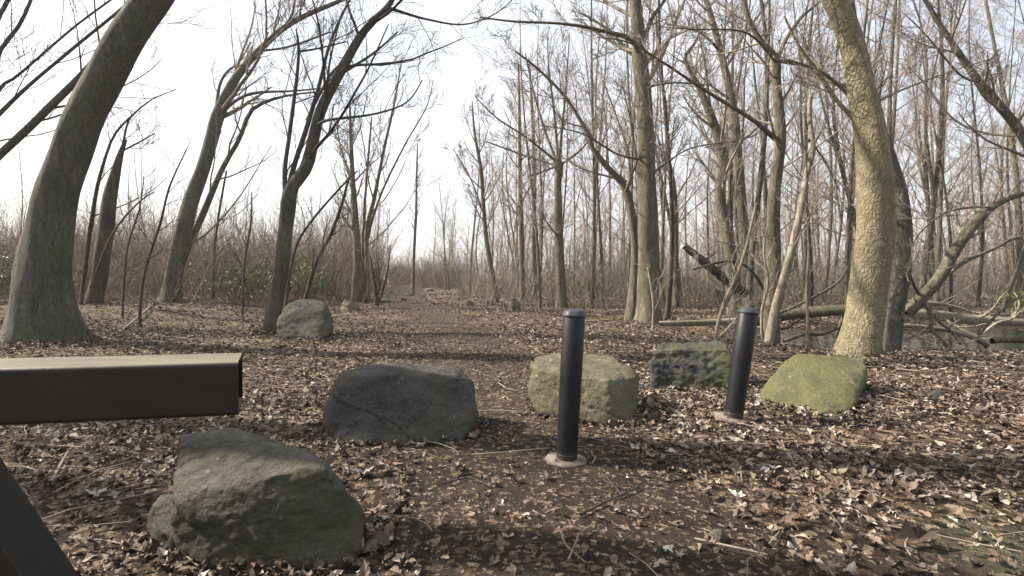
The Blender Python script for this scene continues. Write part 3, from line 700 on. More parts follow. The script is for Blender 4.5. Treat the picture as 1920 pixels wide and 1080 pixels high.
hero('shaded grey trunk curving up close behind the scaly-barked tree', 8.6, [(1668, 652, 40), (1678, 590, 36), (1690, 520, 38), (1694, 440, 36), (1688, 370, 32), (1672, 310, 26), (1650, 240, 22), (1625, 160, 18), (1605, 60, 14), (1590, -60, 9), (1580, -200, 4)],
     mat=B_GREY, seed=20, n=18, flare=.25, nb=(9, 5, 4, 2), t0=.5, lenf=.2)
hero('long trunk arching leftward over the pool from beyond the right bank', 12, [(2080, 640, 44), (2050, 560, 38), (1990, 430, 32), (1945, 310, 28), (1915, 250, 26), (1880, 205, 24), (1832, 148, 21), (1795, 95, 18), (1762, 45, 14), (1735, 0, 11), (1700, -60, 7), (1670, -140, 3)],
     [[(1840, 155, 10), (1800, 140, 8, -.3), (1740, 70, 6, -.5), (1700, 30, 4, -.6), (1660, 0, 2)], [(1920, 255, 12), (1850, 250, 10, .5), (1790, 225, 8, .8), (1740, 165, 5, 1), (1700, 120, 3, 1)], [(1782, 72, 7), (1786, 20, 5, .3), (1800, -40, 3, .4)]],
     mat=B_OLIVE, seed=21, n=16, flare=.2, wk=.8, nb=(14, 5, 4, 2), t0=.4, lenf=.22, rmin=.006)
hero('half-fallen tree leaning right over the pool with bare arching limbs', 8.8, [(1700, 590, 28), (1730, 556, 28), (1762, 520, 27), (1800, 455, 27), (1835, 410, 24), (1866, 384, 18), (1910, 366, 13), (1980, 355, 9), (2060, 350, 5)],
     [[(1745, 545, 16), (1770, 520, 14, .2), (1810, 490, 13, .3), (1860, 468, 11, .4), (1900, 448, 10, .5), (1960, 436, 7, .6)], [(1860, 390, 9), (1830, 388, 7, -.3), (1770, 400, 6, -.5), (1722, 440, 4, -.6), (1708, 470, 2, -.6)],
      [(1728, 560, 14), (1745, 590, 12, -.2), (1748, 618, 11, -.3), (1772, 642, 9, -.4), (1776, 652, 5, -.4)], [(1725, 556, 10), (1712, 530, 8, -.2), (1702, 500, 5, -.3)]],
     mat=B_OLIVE, seed=22, n=14, flare=0, nb=(8, 4, 3, 2), t0=.3, lenf=.22, name='fallen_tree', ground=False)

def log(name, pix, d, mat, label, seed, twigs=0, cat='log', n=12, K=24, embed=True):
    g = np.random.default_rng(seed); pts, rad = limb_poly(pix, d, g)
    org = pts[0].copy(); e = empty(name, org)
    _, q, r = solid_trunk('stem', pts, rad, mat, e, n, K, 0, 1, g, True, False, org, .09)
    if twigs:
        Q, RR = resample(q, r, 10); tb = Tubes()
        a1, b1 = spawn((Q - np.array(org))[None], RR[None], twigs, .2, 1, .9, .35, 6, .45, .03, .16, g, .006, .2, 1.6); tb.add(a1, b1, 5)
        a2, b2 = spawn(a1, b1, 3, .2, 1, .7, .5, 5, .6, .0, .2, g, .004, .1, .8)
        for k in range(len(a1)):
            tb = Tubes(); tb.add(a1[k:k + 1], b1[k:k + 1], 5); tb.add(a2[3 * k:3 * k + 3], b2[3 * k:3 * k + 3], 4); tb.build('side_branch', mat, e)
    return tag(e, label, cat)
log('fallen_log', [(1284, 462, 12), (1310, 484, 16), (1345, 512, 17), (1375, 534, 17), (1400, 552, 15)], 14.5, B_BROWN, 'snapped dark trunk propped at a slant between the standing trees', 60, 4)
log('fallen_log', [(1235, 607, 10), (1275, 606, 12), (1340, 604, 12), (1400, 600, 10)], 11.3, B_PALE, 'pale fallen log lying from the foot of the straight olive-grey tree', 61)
log('fallen_log', [(1385, 612, 15), (1440, 598, 18), (1520, 585, 22), (1600, 582, 24), (1690, 590, 20)], 10.8, B_OLIVE, 'thick mossy log lying across the water behind the scaly-barked tree', 62, 5)
log('fallen_log', [(1690, 590, 22), (1760, 592, 24), (1840, 600, 22), (1960, 606, 18)], 10.2, B_PALE, 'pale weathered log floating across the far side of the pool', 63, 5)
log('fallen_branch', [(1640, 610, 8), (1720, 612, 11), (1790, 622, 12), (1840, 640, 14), (1850, 652, 9)], 9.0, B_PALE, 'hooked pale branch lying in the pool with its end on the bank', 64, 4, 'branch')
log('fallen_branch', [(1380, 600, 6), (1450, 590, 7), (1520, 560, 7), (1570, 530, 5), (1590, 500, 3)], 10, B_OLIVE, 'thin bent branch rising from the mossy log beside the scaly-barked tree', 65, 5, 'branch')
log('fallen_branch', [(1300, 505, 4), (1360, 490, 5), (1400, 500, 6), (1430, 540, 7), (1445, 600, 7)], 10.5, B_BROWN, 'arched thin branch drooping left of the forked tree', 66, 5, 'branch')
log('fallen_log', [(1860, 640, 16), (1900, 636, 20), (1960, 640, 22)], 8.6, B_OLIVE, 'short mossy log end on the right bank of the pool', 67)
log('fallen_branch', [(1830, 640, 5), (1860, 600, 6), (1900, 565, 6), (1960, 530, 5)], 8.4, B_OLIVE, 'thin mossy branch slanting up out of the pool at the right bank', 68, 5, 'branch')
for k_, (px0, py0, px1, py1, w_, dd_, lab_) in enumerate([(1420, 632, 1500, 600, 6, 9.6, 'thin branch dipping into the pool left of the short pool-edge sapling'), (1690, 640, 1800, 600, 7, 9.2, 'straight pale branch slanting over the pool right of the shaded trunk'), (1800, 646, 1740, 575, 6, 8.9, 'crooked branch standing out of the pool by the hooked pale branch'), (1700, 566, 1900, 590, 9, 11.2, 'mossy branch resting along the far edge of the pool'), (1470, 640, 1580, 612, 8, 9.4, 'low branch lying in the water beside the scaly-barked tree'), (1840, 628, 1925, 575, 7, 9.4, 'twiggy branch rising from the pool toward the right bank')]):
    log('fallen_branch', [(px0, py0, w_), ((2 * px0 + px1) / 3, (2 * py0 + py1) / 3 - 4, w_), ((px0 + 2 * px1) / 3, (py0 + 2 * py1) / 3 + 5, w_ * .8), (px1, py1, w_ * .5)], dd_, B_PALE if k_ % 2 else B_OLIVE, lab_, 90 + k_, 6, 'branch')
log('tree_stump', [(1108, 560, 18), (1108, 545, 15), (1108, 530, 14), (1110, 519, 13)], 24, B_BROWN, 'short broken brown stump standing in the wood', 69, 0, 'stump')

# saplings near the pool and left edge
def sapling(label, d, pix, seed, mat=B_PALE, limbs=(), group=None, **k):
    return hero(label, d, pix, limbs, mat=mat, twig=k.pop('twig', TWIG), seed=seed, n=8, flare=.1, nb=k.pop('nb', (7, 3, 2, 0)), t0=.3, lenf=.22, name='sapling', rmin=.004, group=group)
sapling('thin crooked pale sapling left of the leaning bollard', 8.4, [(1340, 642, 9), (1348, 600, 8), (1362, 560, 8), (1388, 500, 7), (1405, 440, 6), (1418, 380, 4)], 70, limbs=[[(1352, 590, 6), (1368, 560, 5), (1385, 530, 4)], [(1345, 635, 6), (1370, 610, 5, .2), (1385, 590, 4, .3)]])
sapling('slender pale sapling in front of the straight olive-grey tree', 10.5, [(1224, 624, 6), (1225, 570, 5), (1218, 520, 4), (1214, 495, 3)], 71, limbs=[[(1220, 530, 3), (1260, 510, 2.5), (1320, 500, 2)]])
sapling('short thin sapling with a pale foot at the pool edge', 8.6, [(1514, 648, 8), (1514, 600, 6), (1512, 540, 5), (1516, 470, 4), (1512, 400, 2)], 72)
sapling('spindly upright sapling among the stems of the snag', 9.2, [(1432, 634, 7), (1428, 590, 6), (1440, 530, 6), (1432, 470, 4), (1440, 420, 2)], 73)
sapling('dark forked sapling on the leafy rise near the broken-topped trunk', 11, [(262, 604, 8), (264, 560, 7), (274, 500, 6), (300, 420, 5), (318, 350, 4), (350, 280, 2)], 74, B_BROWN, twig=TWIG_DARK)
sapling('very thin upright sapling between the broken-topped trunk and the twin-trunked tree', 12, [(230, 606, 5), (232, 540, 5), (240, 460, 4), (262, 390, 3), (270, 330, 2)], 75, B_BROWN, twig=TWIG_DARK)
sapling('slanting thin sapling rising right of the rounded grey boulder', 13, [(562, 560, 9), (590, 500, 8), (620, 440, 7), (640, 385, 6), (655, 330, 4)], 76, B_BROWN, twig=TWIG_DARK)
sapling('thin stem leaning right from behind the forked tree', 12, [(530, 570, 7), (550, 480, 6), (580, 420, 5), (640, 350, 4), (670, 320, 2)], 77, B_BROWN, twig=TWIG_DARK)
sapling('upright thin sapling in the brush beside the twin-trunked tree', 20, [(398, 560, 7), (402, 470, 6), (412, 390, 5), (425, 320, 3)], 78, B_BROWN, twig=TWIG_DARK)
sapling('small dead bush-like sapling at the foot of the slender stem cluster', 20, [(706, 572, 9), (704, 545, 8), (700, 520, 6), (694, 480, 3)], 79, B_BROWN, limbs=[[(708, 572, 8), (718, 545, 6), (728, 500, 4), (732, 460, 2)], [(704, 570, 6), (712, 530, 5), (708, 490, 3)]], twig=TWIG_DARK)
sapling('stick-thin sapling right of the twin-trunked tree', 15, [(455, 580, 6), (458, 500, 5), (470, 420, 4), (472, 360, 2)], 80, B_BROWN, twig=TWIG_DARK)

# --- forest copies
def forest_proto(seed, kind):
    """returns list of (name, mesh-object) at the origin; about 15 m tall"""
    g = np.random.default_rng(seed)
    Ht = [15, 16, 14, 15, 13, 17, 12, 14, 15, 16][kind]
    r0 = [.13, .1, .14, .11, .09, .14, .08, .12, .09, .13][kind]
    lean = g.uniform(-.07, .07, 2); ph = g.uniform(0, 6.28, 2); cur = [.2, .4, .55, .3, .7, .25, .7, .5, .4, .6][kind]
    z = np.linspace(0, Ht, 12); s = z / Ht
    pts = np.stack([lean[0] * z + cur * np.sin(s * 5 + ph[0]) - cur * math.sin(ph[0]), lean[1] * z + cur * np.sin(s * 4.2 + ph[1]) - cur * math.sin(ph[1]), z], -1)
    rad = r0 * (1 - .86 * s ** .9)
    e = empty('tree', (0, 0, 0))
    mats = [B_OLIVE, B_OLIVE, B_GREY, B_OLIVE, B_PALE, B_OLIVE, B_GREY, B_OLIVE, B_BROWN, B_OLIVE]
    pz = pts.copy(); pz[0, 2] = -.2
    t, q, r = solid_trunk('trunk', [Vector(p) for p in pz], rad, mats[kind], e, 9, 22, .35, 3, g, True, False)
    tb = Tubes()
    Q, R = resample(pts, rad, 12)
    ps = [(Q, R, .3)]
    if kind in (2, 4, 7, 9):
        fk = [.25, .3, .42, .5][(kind * 3) % 4]
        k = int(fk * 11); d0 = g.uniform(0, 6.28)
        fz = np.linspace(0, Ht * (1 - fk) * .9, 9)
        fp = Q[k][None] + np.stack([np.cos(d0) * fz * .22 * (1 + .3 * np.sin(fz)), np.sin(d0) * fz * .2, fz], -1)
        fr_ = R[k] * .75 * (1 - .85 * fz / fz[-1])
        solid_trunk('limb', [Vector(p) for p in fp], fr_, mats[kind], e, 7, 16, 0, 1, g, True, False)
        Q2, R2 = resample(fp, fr_, 12); ps.append((Q2, R2, .2))
    for Q_, R_, tt in ps:
        a1, b1 = spawn(Q_[None], R_[None], 22 if len(ps) == 1 else 13, tt * .6, .99, .95, .25, 7, .38, .1, .09, g, .010, .7, 4.5); tb.add(a1, b1, 4)
        a2, b2 = spawn(a1, b1, 5, .15, 1, .65, .5, 5, .6, .08, .11, g, .0068, .4, 2.4); tb.add(a2, b2, 3)
        a3, b3 = spawn(a2, b2, 4, .15, 1, .6, .55, 4, .65, .06, .12, g, .005, .25, 1.4); tb.add(a3, b3, 3)
        a4, b4 = spawn(a3, b3, 2, .2, 1, .55, .6, 3, .7, .03, .2, g, .004, .2, .8); tb.strip(a4, b4)
    tb.build('crown', [TWIG_RED, TWIG, TWIG_RED, TWIG_RED, TWIG, TWIG_RED, TWIG, TWIG_RED, TWIG_RED, TWIG][kind], e)
    return e
DESC = ['straight olive bare tree', 'slim tapering bare tree', 'low-forked grey bare tree', 'plain upright bare tree', 'pale wavy forked bare tree', 'stout straight bare tree', 'thin grey wavy bare tree', 'mid-height forked bare tree', 'dark brown slender bare tree', 'curved forked olive bare tree']
protos = [forest_proto(100 + k, k) for k in range(10)]
used = [False] * 10
def kids(o): return [c for c in COL.objects if c.parent == o]
PK = [kids(p) for p in protos]
SEEN = {}
def place_tree(k, x, y, s, rz, lean, label, group):
    if not used[k]:
        e = protos[k]; used[k] = True
    else:
        e = protos[k].copy(); COL.objects.link(e)
        for c in PK[k]:
            c2 = c.copy(); c2.parent = e; COL.objects.link(c2)
    e.location = (x, y, hz(x, y)); e.scale = (s[0], s[0], s[1]); e.rotation_euler = (lean[0], lean[1], rz)
    tag(e, label, 'tree', group)
    L_ = SEEN.setdefault(label, []); L_.append((s[1], e))
    if len(L_) == 2:
        L_.sort(key=lambda t: t[0]); L_[0][1]['label'] = 'shorter ' + label; L_[1][1]['label'] = 'taller ' + label
    if len(L_) == 3:
        L_.sort(key=lambda t: t[0]); L_[0][1]['label'] = 'shortest ' + label; L_[1][1]['label'] = 'mid-sized ' + label; L_[2][1]['label'] = 'tallest ' + label
rnd = random.Random(5)
placed = []
def ok(x, y, md):
    for (a, b) in placed:
        if (a - x) ** 2 + (b - y) ** 2 < md * md: return False
    return True
def clear_ok(x, y):
    if path_dist(np.array(x), np.array(y)) < 2.2: return False
    if pond_mask(x, y) > .05: return False
    return True
def fill(nmax, u0, u1, d0, d1, md, hs, zone, tries=6000, ks=range(10)):
    c = 0
    for _ in range(tries):
        if c >= nmax: break
        d = math.sqrt(rnd.uniform(d0 * d0, d1 * d1)); u = rnd.uniform(u0, u1); x = u * d
        if not clear_ok(x, d) or not ok(x, d, md): continue
        k = rnd.choice(list(ks)); s = rnd.uniform(*hs)
        placed.append((x, d))
        place_tree(k, x, d, (s * rnd.uniform(.65, 1.0), s), rnd.uniform(0, 6.28), (rnd.gauss(0, .03), rnd.gauss(0, .035) - .05 * max(0, u - .3)), DESC[k] + ' ' + where(x, d), zone[1])
        c += 1
ZR = ('standing in the crowded wood right of the path', 'trees in the wood right of the path')
LAND = [(385, 'the twin-trunked leaning tree'), (530, 'the dark three-stemmed tree'), (-300, 'the huge grey trunk'), (85, 'the huge grey trunk'), (190, 'the broken-topped trunk'), (680, 'the slender stem cluster'), (775, 'the thin pole-like trunk'), (925, 'the slim leaning tree'), (977, 'the small pointed tan rock'), (1048, 'the broom-topped burl tree'), (1108, 'the broken stump'), (1160, 'the crooked left-leaning tree'), (1214, 'the tall straight olive-grey tree'), (1264, 'the slim wavy tree'), (1310, 'the propped snapped trunk'), (1358, 'the sinuous dark trunk'), (1395, 'the leaning bollard'), (1452, 'the forked grey-olive tree'), (1505, 'the pale snapped snag'), (1575, 'the mossy log'), (1635, 'the thick scaly-barked tree'), (1690, 'the shaded curving trunk'), (1750, 'the hooked pale branch in the pool'), (1820, 'the half-fallen tree'), (1900, 'the arching trunk on the right bank')]
def where(x, d):
    px = 960 + 960 * x / d; q = min(LAND, key=lambda t: abs(t[0] - px))
    if d > 48: return 'by the path end beyond ' + q[1]
    return ('close behind ' if d < 20 else 'some way behind ' if d < 28 else 'well behind ' if d < 37 else 'far behind ') + q[1]
fill(11, .30, 1.05, 14, 19, 2.2, (.75, 1.05), ZR)
fill(36, .02, 1.05, 19, 30, 1.35, (.75, 1.1), ZR)
fill(70, -.1, 1.05, 30, 48, 1.5, (.75, 1.1), ZR)
ZL = ('growing in the low brush left of the path', 'small trees in the brush left of the path')
fill(46, -1.1, -.26, 26, 48, 2.0, (.32, .6), ZL)
ZC = ('beside the far end of the path', 'trees at the far end of the path')
fill(26, -.34, -.12, 42, 66, 1.6, (.5, .75), ZC)
ZS = ('beyond the left of the huge grey trunk', 'trees shading the clearing from the left')
for (x, y, k, s) in ((-13.5, 6.0, 5, .9), (-15.5, 10, 2, .9), (-14, 3.6, 0, .75), (-18, 12.5, 7, .9)):
    place_tree(k, x, y, (s, s), rnd.uniform(0, 6), (0, 0), DESC[k] + ' ' + ZS[0], ZS[1])
def tall_tree(x, y, r, h, lean, seed, label, group):
    g = np.random.default_rng(seed); e = empty('tree', (x, y, hz(x, y)))
    z = np.linspace(0, h, 10); pts = np.stack([lean * z + .15 * np.sin(z * .5), .12 * np.sin(z * .37 + 1), z], -1); rad = r * (1 - .8 * (z / h) ** 1.3)
    pz = pts.copy(); pz[0, 2] = -.2
    solid_trunk('trunk', [Vector(p) for p in pz], rad, B_GREY, e, 18, 40, .4, 4, g, True, False)
    Q, RR = resample(pts, rad, 12); tb = Tubes()
    a1, b1 = spawn(Q[None], RR[None], 14, .62, .98, .7, .2, 7, .45, .12, .12, g, .012, .7, 4); tb.add(a1, b1, 5)
    a2, b2 = spawn(a1, b1, 5, .2, 1, .6, .5, 5, .6, .08, .16, g, .008, .4, 2); tb.add(a2, b2, 3)
    a3, b3 = spawn(a2, b2, 4, .2, 1, .6, .55, 4, .65, .05, .2, g, .005, .25, 1.2); tb.strip(a3, b3)
    tb.build('crown', TWIG, e); tag(e, label, 'tree', group)
tall_tree(-7.0, 4.65, .27, 15, -.02, 41, 'thick-trunked grey bare tree standing just beyond the end of the barrier', ZS[1])
tall_tree(-6.2, 3.15, .21, 14, -.03, 42, 'slimmer bare tree standing left of the brown barrier', ZS[1])
ZB = ('added unseen behind the path start to block skylight', 'added trees blocking skylight behind the start of the path')  # unseen trees added behind the camera to block part of the sky's light
for i in range(26):
    x = rnd.uniform(-16, 16); y = rnd.uniform(-16, -3.5)
    if abs(x) < 1.5: continue
    k = rnd.randrange(10); s = rnd.uniform(.6, 1)
    place_tree(k, x, y, (s * 1.3, s), rnd.uniform(0, 6), (0, 0), DESC[k] + ' ' + ZB[0], ZB[1])
for k in range(10):
    if not used[k]: place_tree(k, 20 + k, 40, (1, 1), 0, (0, 0), DESC[k] + ' ' + ZR[0], ZR[1])

# --- far woodland mass (one stuff mesh)
g = np.random.default_rng(77)
def low_tree(seed):
    gg = np.random.default_rng(seed); tb = Tubes()
    z = np.linspace(0, 14, 6); Q = np.stack([gg.uniform(-.1, .1) * z, .4 * np.sin(z * .4), z], -1)[None]; R = (.17 * (1 - .85 * z / 14))[None]
    tb.add(Q, R, 5)
    a1, b1 = spawn(Q, R, 18, .22, .99, .8, .22, 4, .5, .1, .14, gg, .018, .8, 4.5); tb.add(a1, b1, 3)
    a2, b2 = spawn(a1, b1, 5, .15, 1, .65, .5, 3, .6, .05, .2, gg, .012, .5, 2.2); tb.strip(a2, b2)
    a3, b3 = spawn(a2, b2, 3, .2, 1, .6, .6, 2, .7, .03, .2, gg, .009, .4, 1.4); tb.strip(a3, b3)
    return np.concatenate(tb.v), np.concatenate(tb.f)
lows = [low_tree(300 + i) for i in range(4)]
V_, F_, nn_ = [], [], 0
for i in range(290):
    u = g.uniform(-1.15, 1.15) if i < 150 else g.uniform(-.02, 1.1); d = math.sqrt(g.uniform(48 ** 2, 92 ** 2)); x = u * d
    sc = .95 if u > -.02 else (.6 if u < -.3 else .62)
    if path_dist(np.array(x), np.array(d)) < 1.6: sc = .3; d = max(d, 78)
    v, f = lows[i % 4]; a = g.uniform(0, 6.28); sc *= g.uniform(.75, 1.15) if i % 3 else g.uniform(.35, .6)
    w = v * sc; w = np.stack([w[:, 0] * math.cos(a) - w[:, 1] * math.sin(a), w[:, 0] * math.sin(a) + w[:, 1] * math.cos(a), w[:, 2]], -1) + np.array([x, d, -.05])
    V_.append(w); F_.append(f + nn_); nn_ += len(w)
tag(mesh_obj('far_woodland', np.concatenate(V_), [np.concatenate(F_)], TWIG_RED), 'distant mass of bare trees closing the view', 'woodland', kind='stuff')

# --- undergrowth
def brush_mesh(name, spots, mat, g, label):
    tb = Tubes(); base = np.array(spots)
    N = len(base)
    m = 4
    st = np.repeat(base, m, 0); st[:, :2] += g.normal(0, .25, (N * m, 2))
    hgt = np.repeat(np.array([s_[3] for s_ in spots]), m) * g.uniform(.55, 1.15, N * m)
    K = 4; d = unit(np.stack([g.normal(0, .28, N * m), g.normal(0, .28, N * m), np.ones(N * m)], -1))
    Pn = np.zeros((N * m, K, 3)); Pn[:, 0] = st[:, :3]
    for j in range(1, K):
        d = unit(d + .18 * g.standard_normal(d.shape) + np.array([0, 0, -.02])); Pn[:, j] = Pn[:, j - 1] + d * (hgt / (K - 1))[:, None]
    dist = np.hypot(st[:, 0], st[:, 1]); rr = np.clip(.0002 * dist + .004, .006, .014)
    R = rr[:, None] * np.linspace(1.2, .5, K)[None]
    tb.add(Pn, R, 3)
    a1, b1 = spawn(Pn, R, 4, .2, 1, .75, .45, 3, .8, .05, .2, g, .005, .15, 1.2); tb.strip(a1, b1)
    tag(tb.build(name, mat, None), label, 'undergrowth', kind='stuff')
g = np.random.default_rng(21); sp_ = []
while len(sp_) < 1900:
    u = g.uniform(-1.1, -.16); d = math.sqrt(g.uniform(17 ** 2, 48 ** 2)); x = u * d
    if path_dist(np.array(x), np.array(d)) < 1.7 or (u > -.45 and d < 21): continue
    sp_.append((x, d, hz(x, d), g.uniform(1.5, 4.6) * (.6 + d / 45)))
while len(sp_) < 2400:
    u = g.uniform(-.24, -.08); d = math.sqrt(g.uniform(52 ** 2, 80 ** 2)); x = u * d
    if path_dist(np.array(x), np.array(d)) < .6 and d < 70: continue
    sp_.append((x, d, hz(x, d), g.uniform(2, 5)))
brush_mesh('brush_left', sp_, BRUSH, g, 'tangled reddish-brown brush filling the left of the wood') 
bpy.data.objects['brush_left'].name = 'brush'
sp_ = []
while len(sp_) < 1900:
    u = g.uniform(-.1, 1.1); d = math.sqrt(g.uniform(19 ** 2, 50 ** 2)); x = u * d
    if path_dist(np.array(x), np.array(d)) < 2 or pond_mask(x, d) > .02: continue
    sp_.append((x, d, hz(x, d), g.uniform(.8, 2.6) if g.random() < .5 else g.uniform(2, 5)))
brush_mesh('underbrush', sp_, TWIG, g, 'thin saplings and brush between the trunks right of the path')

# leafy green shrubs
def shrub_proto(seed):
    g = np.random.default_rng(seed); e = empty('green_shrub'); tb = Tubes()
    n = 10; d = unit(np.stack([g.normal(0, .45, n), g.normal(0, .45, n), np.ones(n)], -1)); Pn = np.zeros((n, 6, 3)); ln = g.uniform(.8, 1.6, n)
    for j in range(1, 6):
        d = unit(d + .15 * g.standard_normal(d.shape)); Pn[:, j] = Pn[:, j - 1] + d * (ln / 5)[:, None]
    R = np.full((n, 6), .009) * np.linspace(1.2, .5, 6); tb.add(Pn, R, 4)
    a1, b1 = spawn(Pn, R, 6, .2, 1, .8, .45, 4, .7, .05, .2, g, .004, .15, .8); tb.add(a1, b1, 3)
    a2, b2 = spawn(a1, b1, 4, .2, 1, .8, .5, 3, .7, .05, .2, g, .003, .1, .4); tb.add(a2, b2, 3)
    tb.build('stems', BRUSH, e)
    tips = np.concatenate([a2[:, 1], a2[:, 2], a1[:, 3], a1[:, 2]]); tips = np.repeat(tips, 3, 0) + g.normal(0, .05, (len(tips) * 3, 3))
    M = len(tips); ax = unit(g.standard_normal((M, 3))); bx = unit(np.cross(ax, g.standard_normal((M, 3)))); s = g.uniform(.025, .05, (M, 1))
    v = np.stack([tips - ax * s, tips + bx * s * .5, tips + ax * s, tips - bx * s * .5], 1).reshape(-1, 3)
    mesh_obj('foliage', v, [np.arange(M * 4).reshape(-1, 4)], GREENLEAF, e, False)
    return e
sps = [shrub_proto(500 + i) for i in range(3)]; SK_ = [kids(s_) for s_ in sps]; su = [0, 0, 0]
for i, (px, d, s) in enumerate([(455, 21, 1.1), (490, 20, 1.2), (515, 22, 1.3), (430, 23, 1.2), (560, 21, 1.3), (590, 24, 1.4), (380, 22, 1.0), (20, 18, 1.2), (-20, 17, 1.3), (150, 20, 1.1), (240, 24, 1.2), (610, 27, 1.4), (475, 26, 1.6), (540, 27, 1.8), (1690, 9.0, .22), (1905, 15, .7), (400, 27, 1.7), (1350, 24, .8), (1120, 27, .8)]):
    k = i % 3
    if su[k] == 0: e = sps[k]; su[k] = 1
    else:
        e = sps[k].copy(); COL.objects.link(e)
        for c in SK_[k]:
            c2 = c.copy(); c2.parent = e; COL.objects.link(c2)
    x = (px - 960) / 960 * d
    e.location = (x, d, hz(x, d)); e.scale = (s, s, s * .9); e.rotation_euler = (0, 0, i * 1.3)
    if px < 700: tag(e, ('broad' if s > 1.55 else 'large' if s > 1.35 else 'medium' if s > 1.25 else 'smallish' if s > 1.15 else 'low' if s > 1.05 else 'very low') + ' leafy green shrub ' + where(x, d), 'shrub', 'green shrubs in the left brush')
    elif d < 10: tag(e, 'tiny green shrub at the foot of the scaly-barked tree', 'shrub')
    else: tag(e, 'small leafy green shrub ' + where(x, d), 'shrub', 'green shrubs in the right wood')

# ------------------------------------------------------------------ leaf litter
def leaf_template(kind, g):
    """outline (fan) : returns verts (1+n,3) unit size, faces tri"""
    if kind == 0: th = np.linspace(0, 2 * math.pi, 7)[:-1]; r = np.array([1, .55, .5, .9, .5, .55])
    elif kind == 1: th = np.linspace(0, 2 * math.pi, 6)[:-1]; r = np.array([1, .7, .75, .7, .7])
    elif kind == 2:   # lobed maple
        th = np.linspace(0, 2 * math.pi, 13)[:-1]; r = np.array([1.1, .45, .95, .42, .8, .35, .55, .35, .8, .42, .95, .45])
    elif kind == 3:   # oak, long and lobed
        th = np.linspace(0, 2 * math.pi, 15)[:-1]; r = np.array([1.2, .62, .62, .38, .52, .36, .6, 1.1, .6, .36, .52, .38, .62, .62])
    elif kind == 5:   # ovate, ragged edge
        th = np.linspace(0, 2 * math.pi, 15)[:-1]; r = np.array([1.15, .8, .62, .52, .5, .55, .7, .95, .7, .55, .5, .52, .62, .8]) * g.uniform(.82, 1.1, 14)
    else: th = np.linspace(0, 2 * math.pi, 5)[:-1]; r = np.array([1, .45, .9, .45])
    x = r * np.cos(th); y = r * np.sin(th)
    c1, c2 = g.uniform(-.3, .9), g.uniform(-.4, .8)
    z = c1 * x ** 2 * .7 + c2 * y ** 2 * 1.2 + g.normal(0, .16, len(th))
    z = z + g.uniform(0, .8) * np.abs(y)
    v = np.concatenate([[[0, 0, g.uniform(-.05, .08)]], np.stack([x, y, z], -1)])
    n = len(th); f = np.stack([np.zeros(n, int), 1 + np.arange(n), 1 + (np.arange(n) + 1) % n], -1)
    return v, f
g = np.random.default_rng(9)
def rot(yaw, tilt, tdir):
    cy, sy = np.cos(yaw), np.sin(yaw); n = len(yaw)
    Rz = np.zeros((n, 3, 3)); Rz[:, 0, 0] = cy; Rz[:, 0, 1] = -sy; Rz[:, 1, 0] = sy; Rz[:, 1, 1] = cy; Rz[:, 2, 2] = 1
    ax = np.stack([np.cos(tdir), np.sin(tdir), np.zeros(n)], -1); Kx = np.zeros((n, 3, 3))
    Kx[:, 0, 2] = ax[:, 1]; Kx[:, 1, 2] = -ax[:, 0]; Kx[:, 2, 0] = -ax[:, 1]; Kx[:, 2, 1] = ax[:, 0]
    st = np.sin(tilt)[:, None, None]; ct = (1 - np.cos(tilt))[:, None, None]
    return (np.eye(3)[None] + st * Kx + ct * (Kx @ Kx)) @ Rz
LV, LF, ln_ = [], [], 0
def litter(N, d0, d1, s0, s1, kinds, umax=1.12, pathk=.13):
    global ln_
    d = np.sqrt(g.uniform(d0 * d0, d1 * d1, N)); x = g.uniform(-umax, umax, N) * d
    pd = path_dist(x, d)
    keep = g.random(N) < np.where(pd < .75, pathk, np.where(pd < 1.25, .5 + .5 * pathk, 1.0))
    keep &= pond_mask(x, d) < .45
    keep &= ((x - 2.15) ** 2 + (d - 1.95) ** 2 > .55 ** 2) | (g.random(N) < .3)
    for bx_, by_ in ((.327, 3.07), (1.665, 3.86)): keep &= (x - bx_) ** 2 + (d - by_) ** 2 > .15 ** 2
    # uneven clumping
    cl = .5 + .5 * np.sin(x * 1.9 + 1.3 * np.sin(d * 1.7)) * np.sin(d * 2.3 + np.sin(x * 1.1))
    keep &= g.random(N) < .35 + .65 * cl
    x, d, pd = x[keep], d[keep], pd[keep]; M = len(x)
    s = g.uniform(s0, s1, M) * np.where(pd < .8, .7, 1) * np.where(g.random(M) < .12, 1.35, 1)
    Rm = rot(g.uniform(0, 6.28, M), np.abs(g.normal(0, .4, M)), g.uniform(0, 6.28, M))
    z = H(x, d) + g.uniform(.004, .032, M) + s * .08
    kk = g.integers(0, len(kinds) * 3, M)
    tmpl = [leaf_template(kinds[i // 3], g) for i in range(len(kinds) * 3)]
    for i, (tv, tf) in enumerate(tmpl):
        sel = kk == i; m = sel.sum()
        if not m: continue
        v = np.einsum('nij,vj->nvi', Rm[sel], tv) * s[sel][:, None, None] + np.stack([x[sel], d[sel], z[sel]], -1)[:, None]
        f = tf[None] + (np.arange(m) * len(tv))[:, None, None] + ln_
        LV.append(v.reshape(-1, 3)); LF.append(f.reshape(-1, 3)); ln_ += m * len(tv)
litter(17000, 1.4, 5.2, .016, .041, [0, 5, 2, 3, 5], pathk=.14)
litter(15000, 1.4, 5.0, .005, .013, [4, 1], pathk=.45)
litter(36000, 5.0, 11, .022, .042, [0, 1, 4], pathk=.55)
litter(42000, 11, 22, .03, .055, [4], pathk=.62)
litter(22000, 22, 40, .06, .1, [4], pathk=.65)
NF = 2600; fa = g.uniform(0, 6.28, NF); fr2 = np.sqrt(g.random(NF)); fx = 10.2 + 7.6 * fr2 * np.cos(fa); fy = 11 + 3.4 * fr2 * np.sin(fa) + .06 * (fx - 10.2)
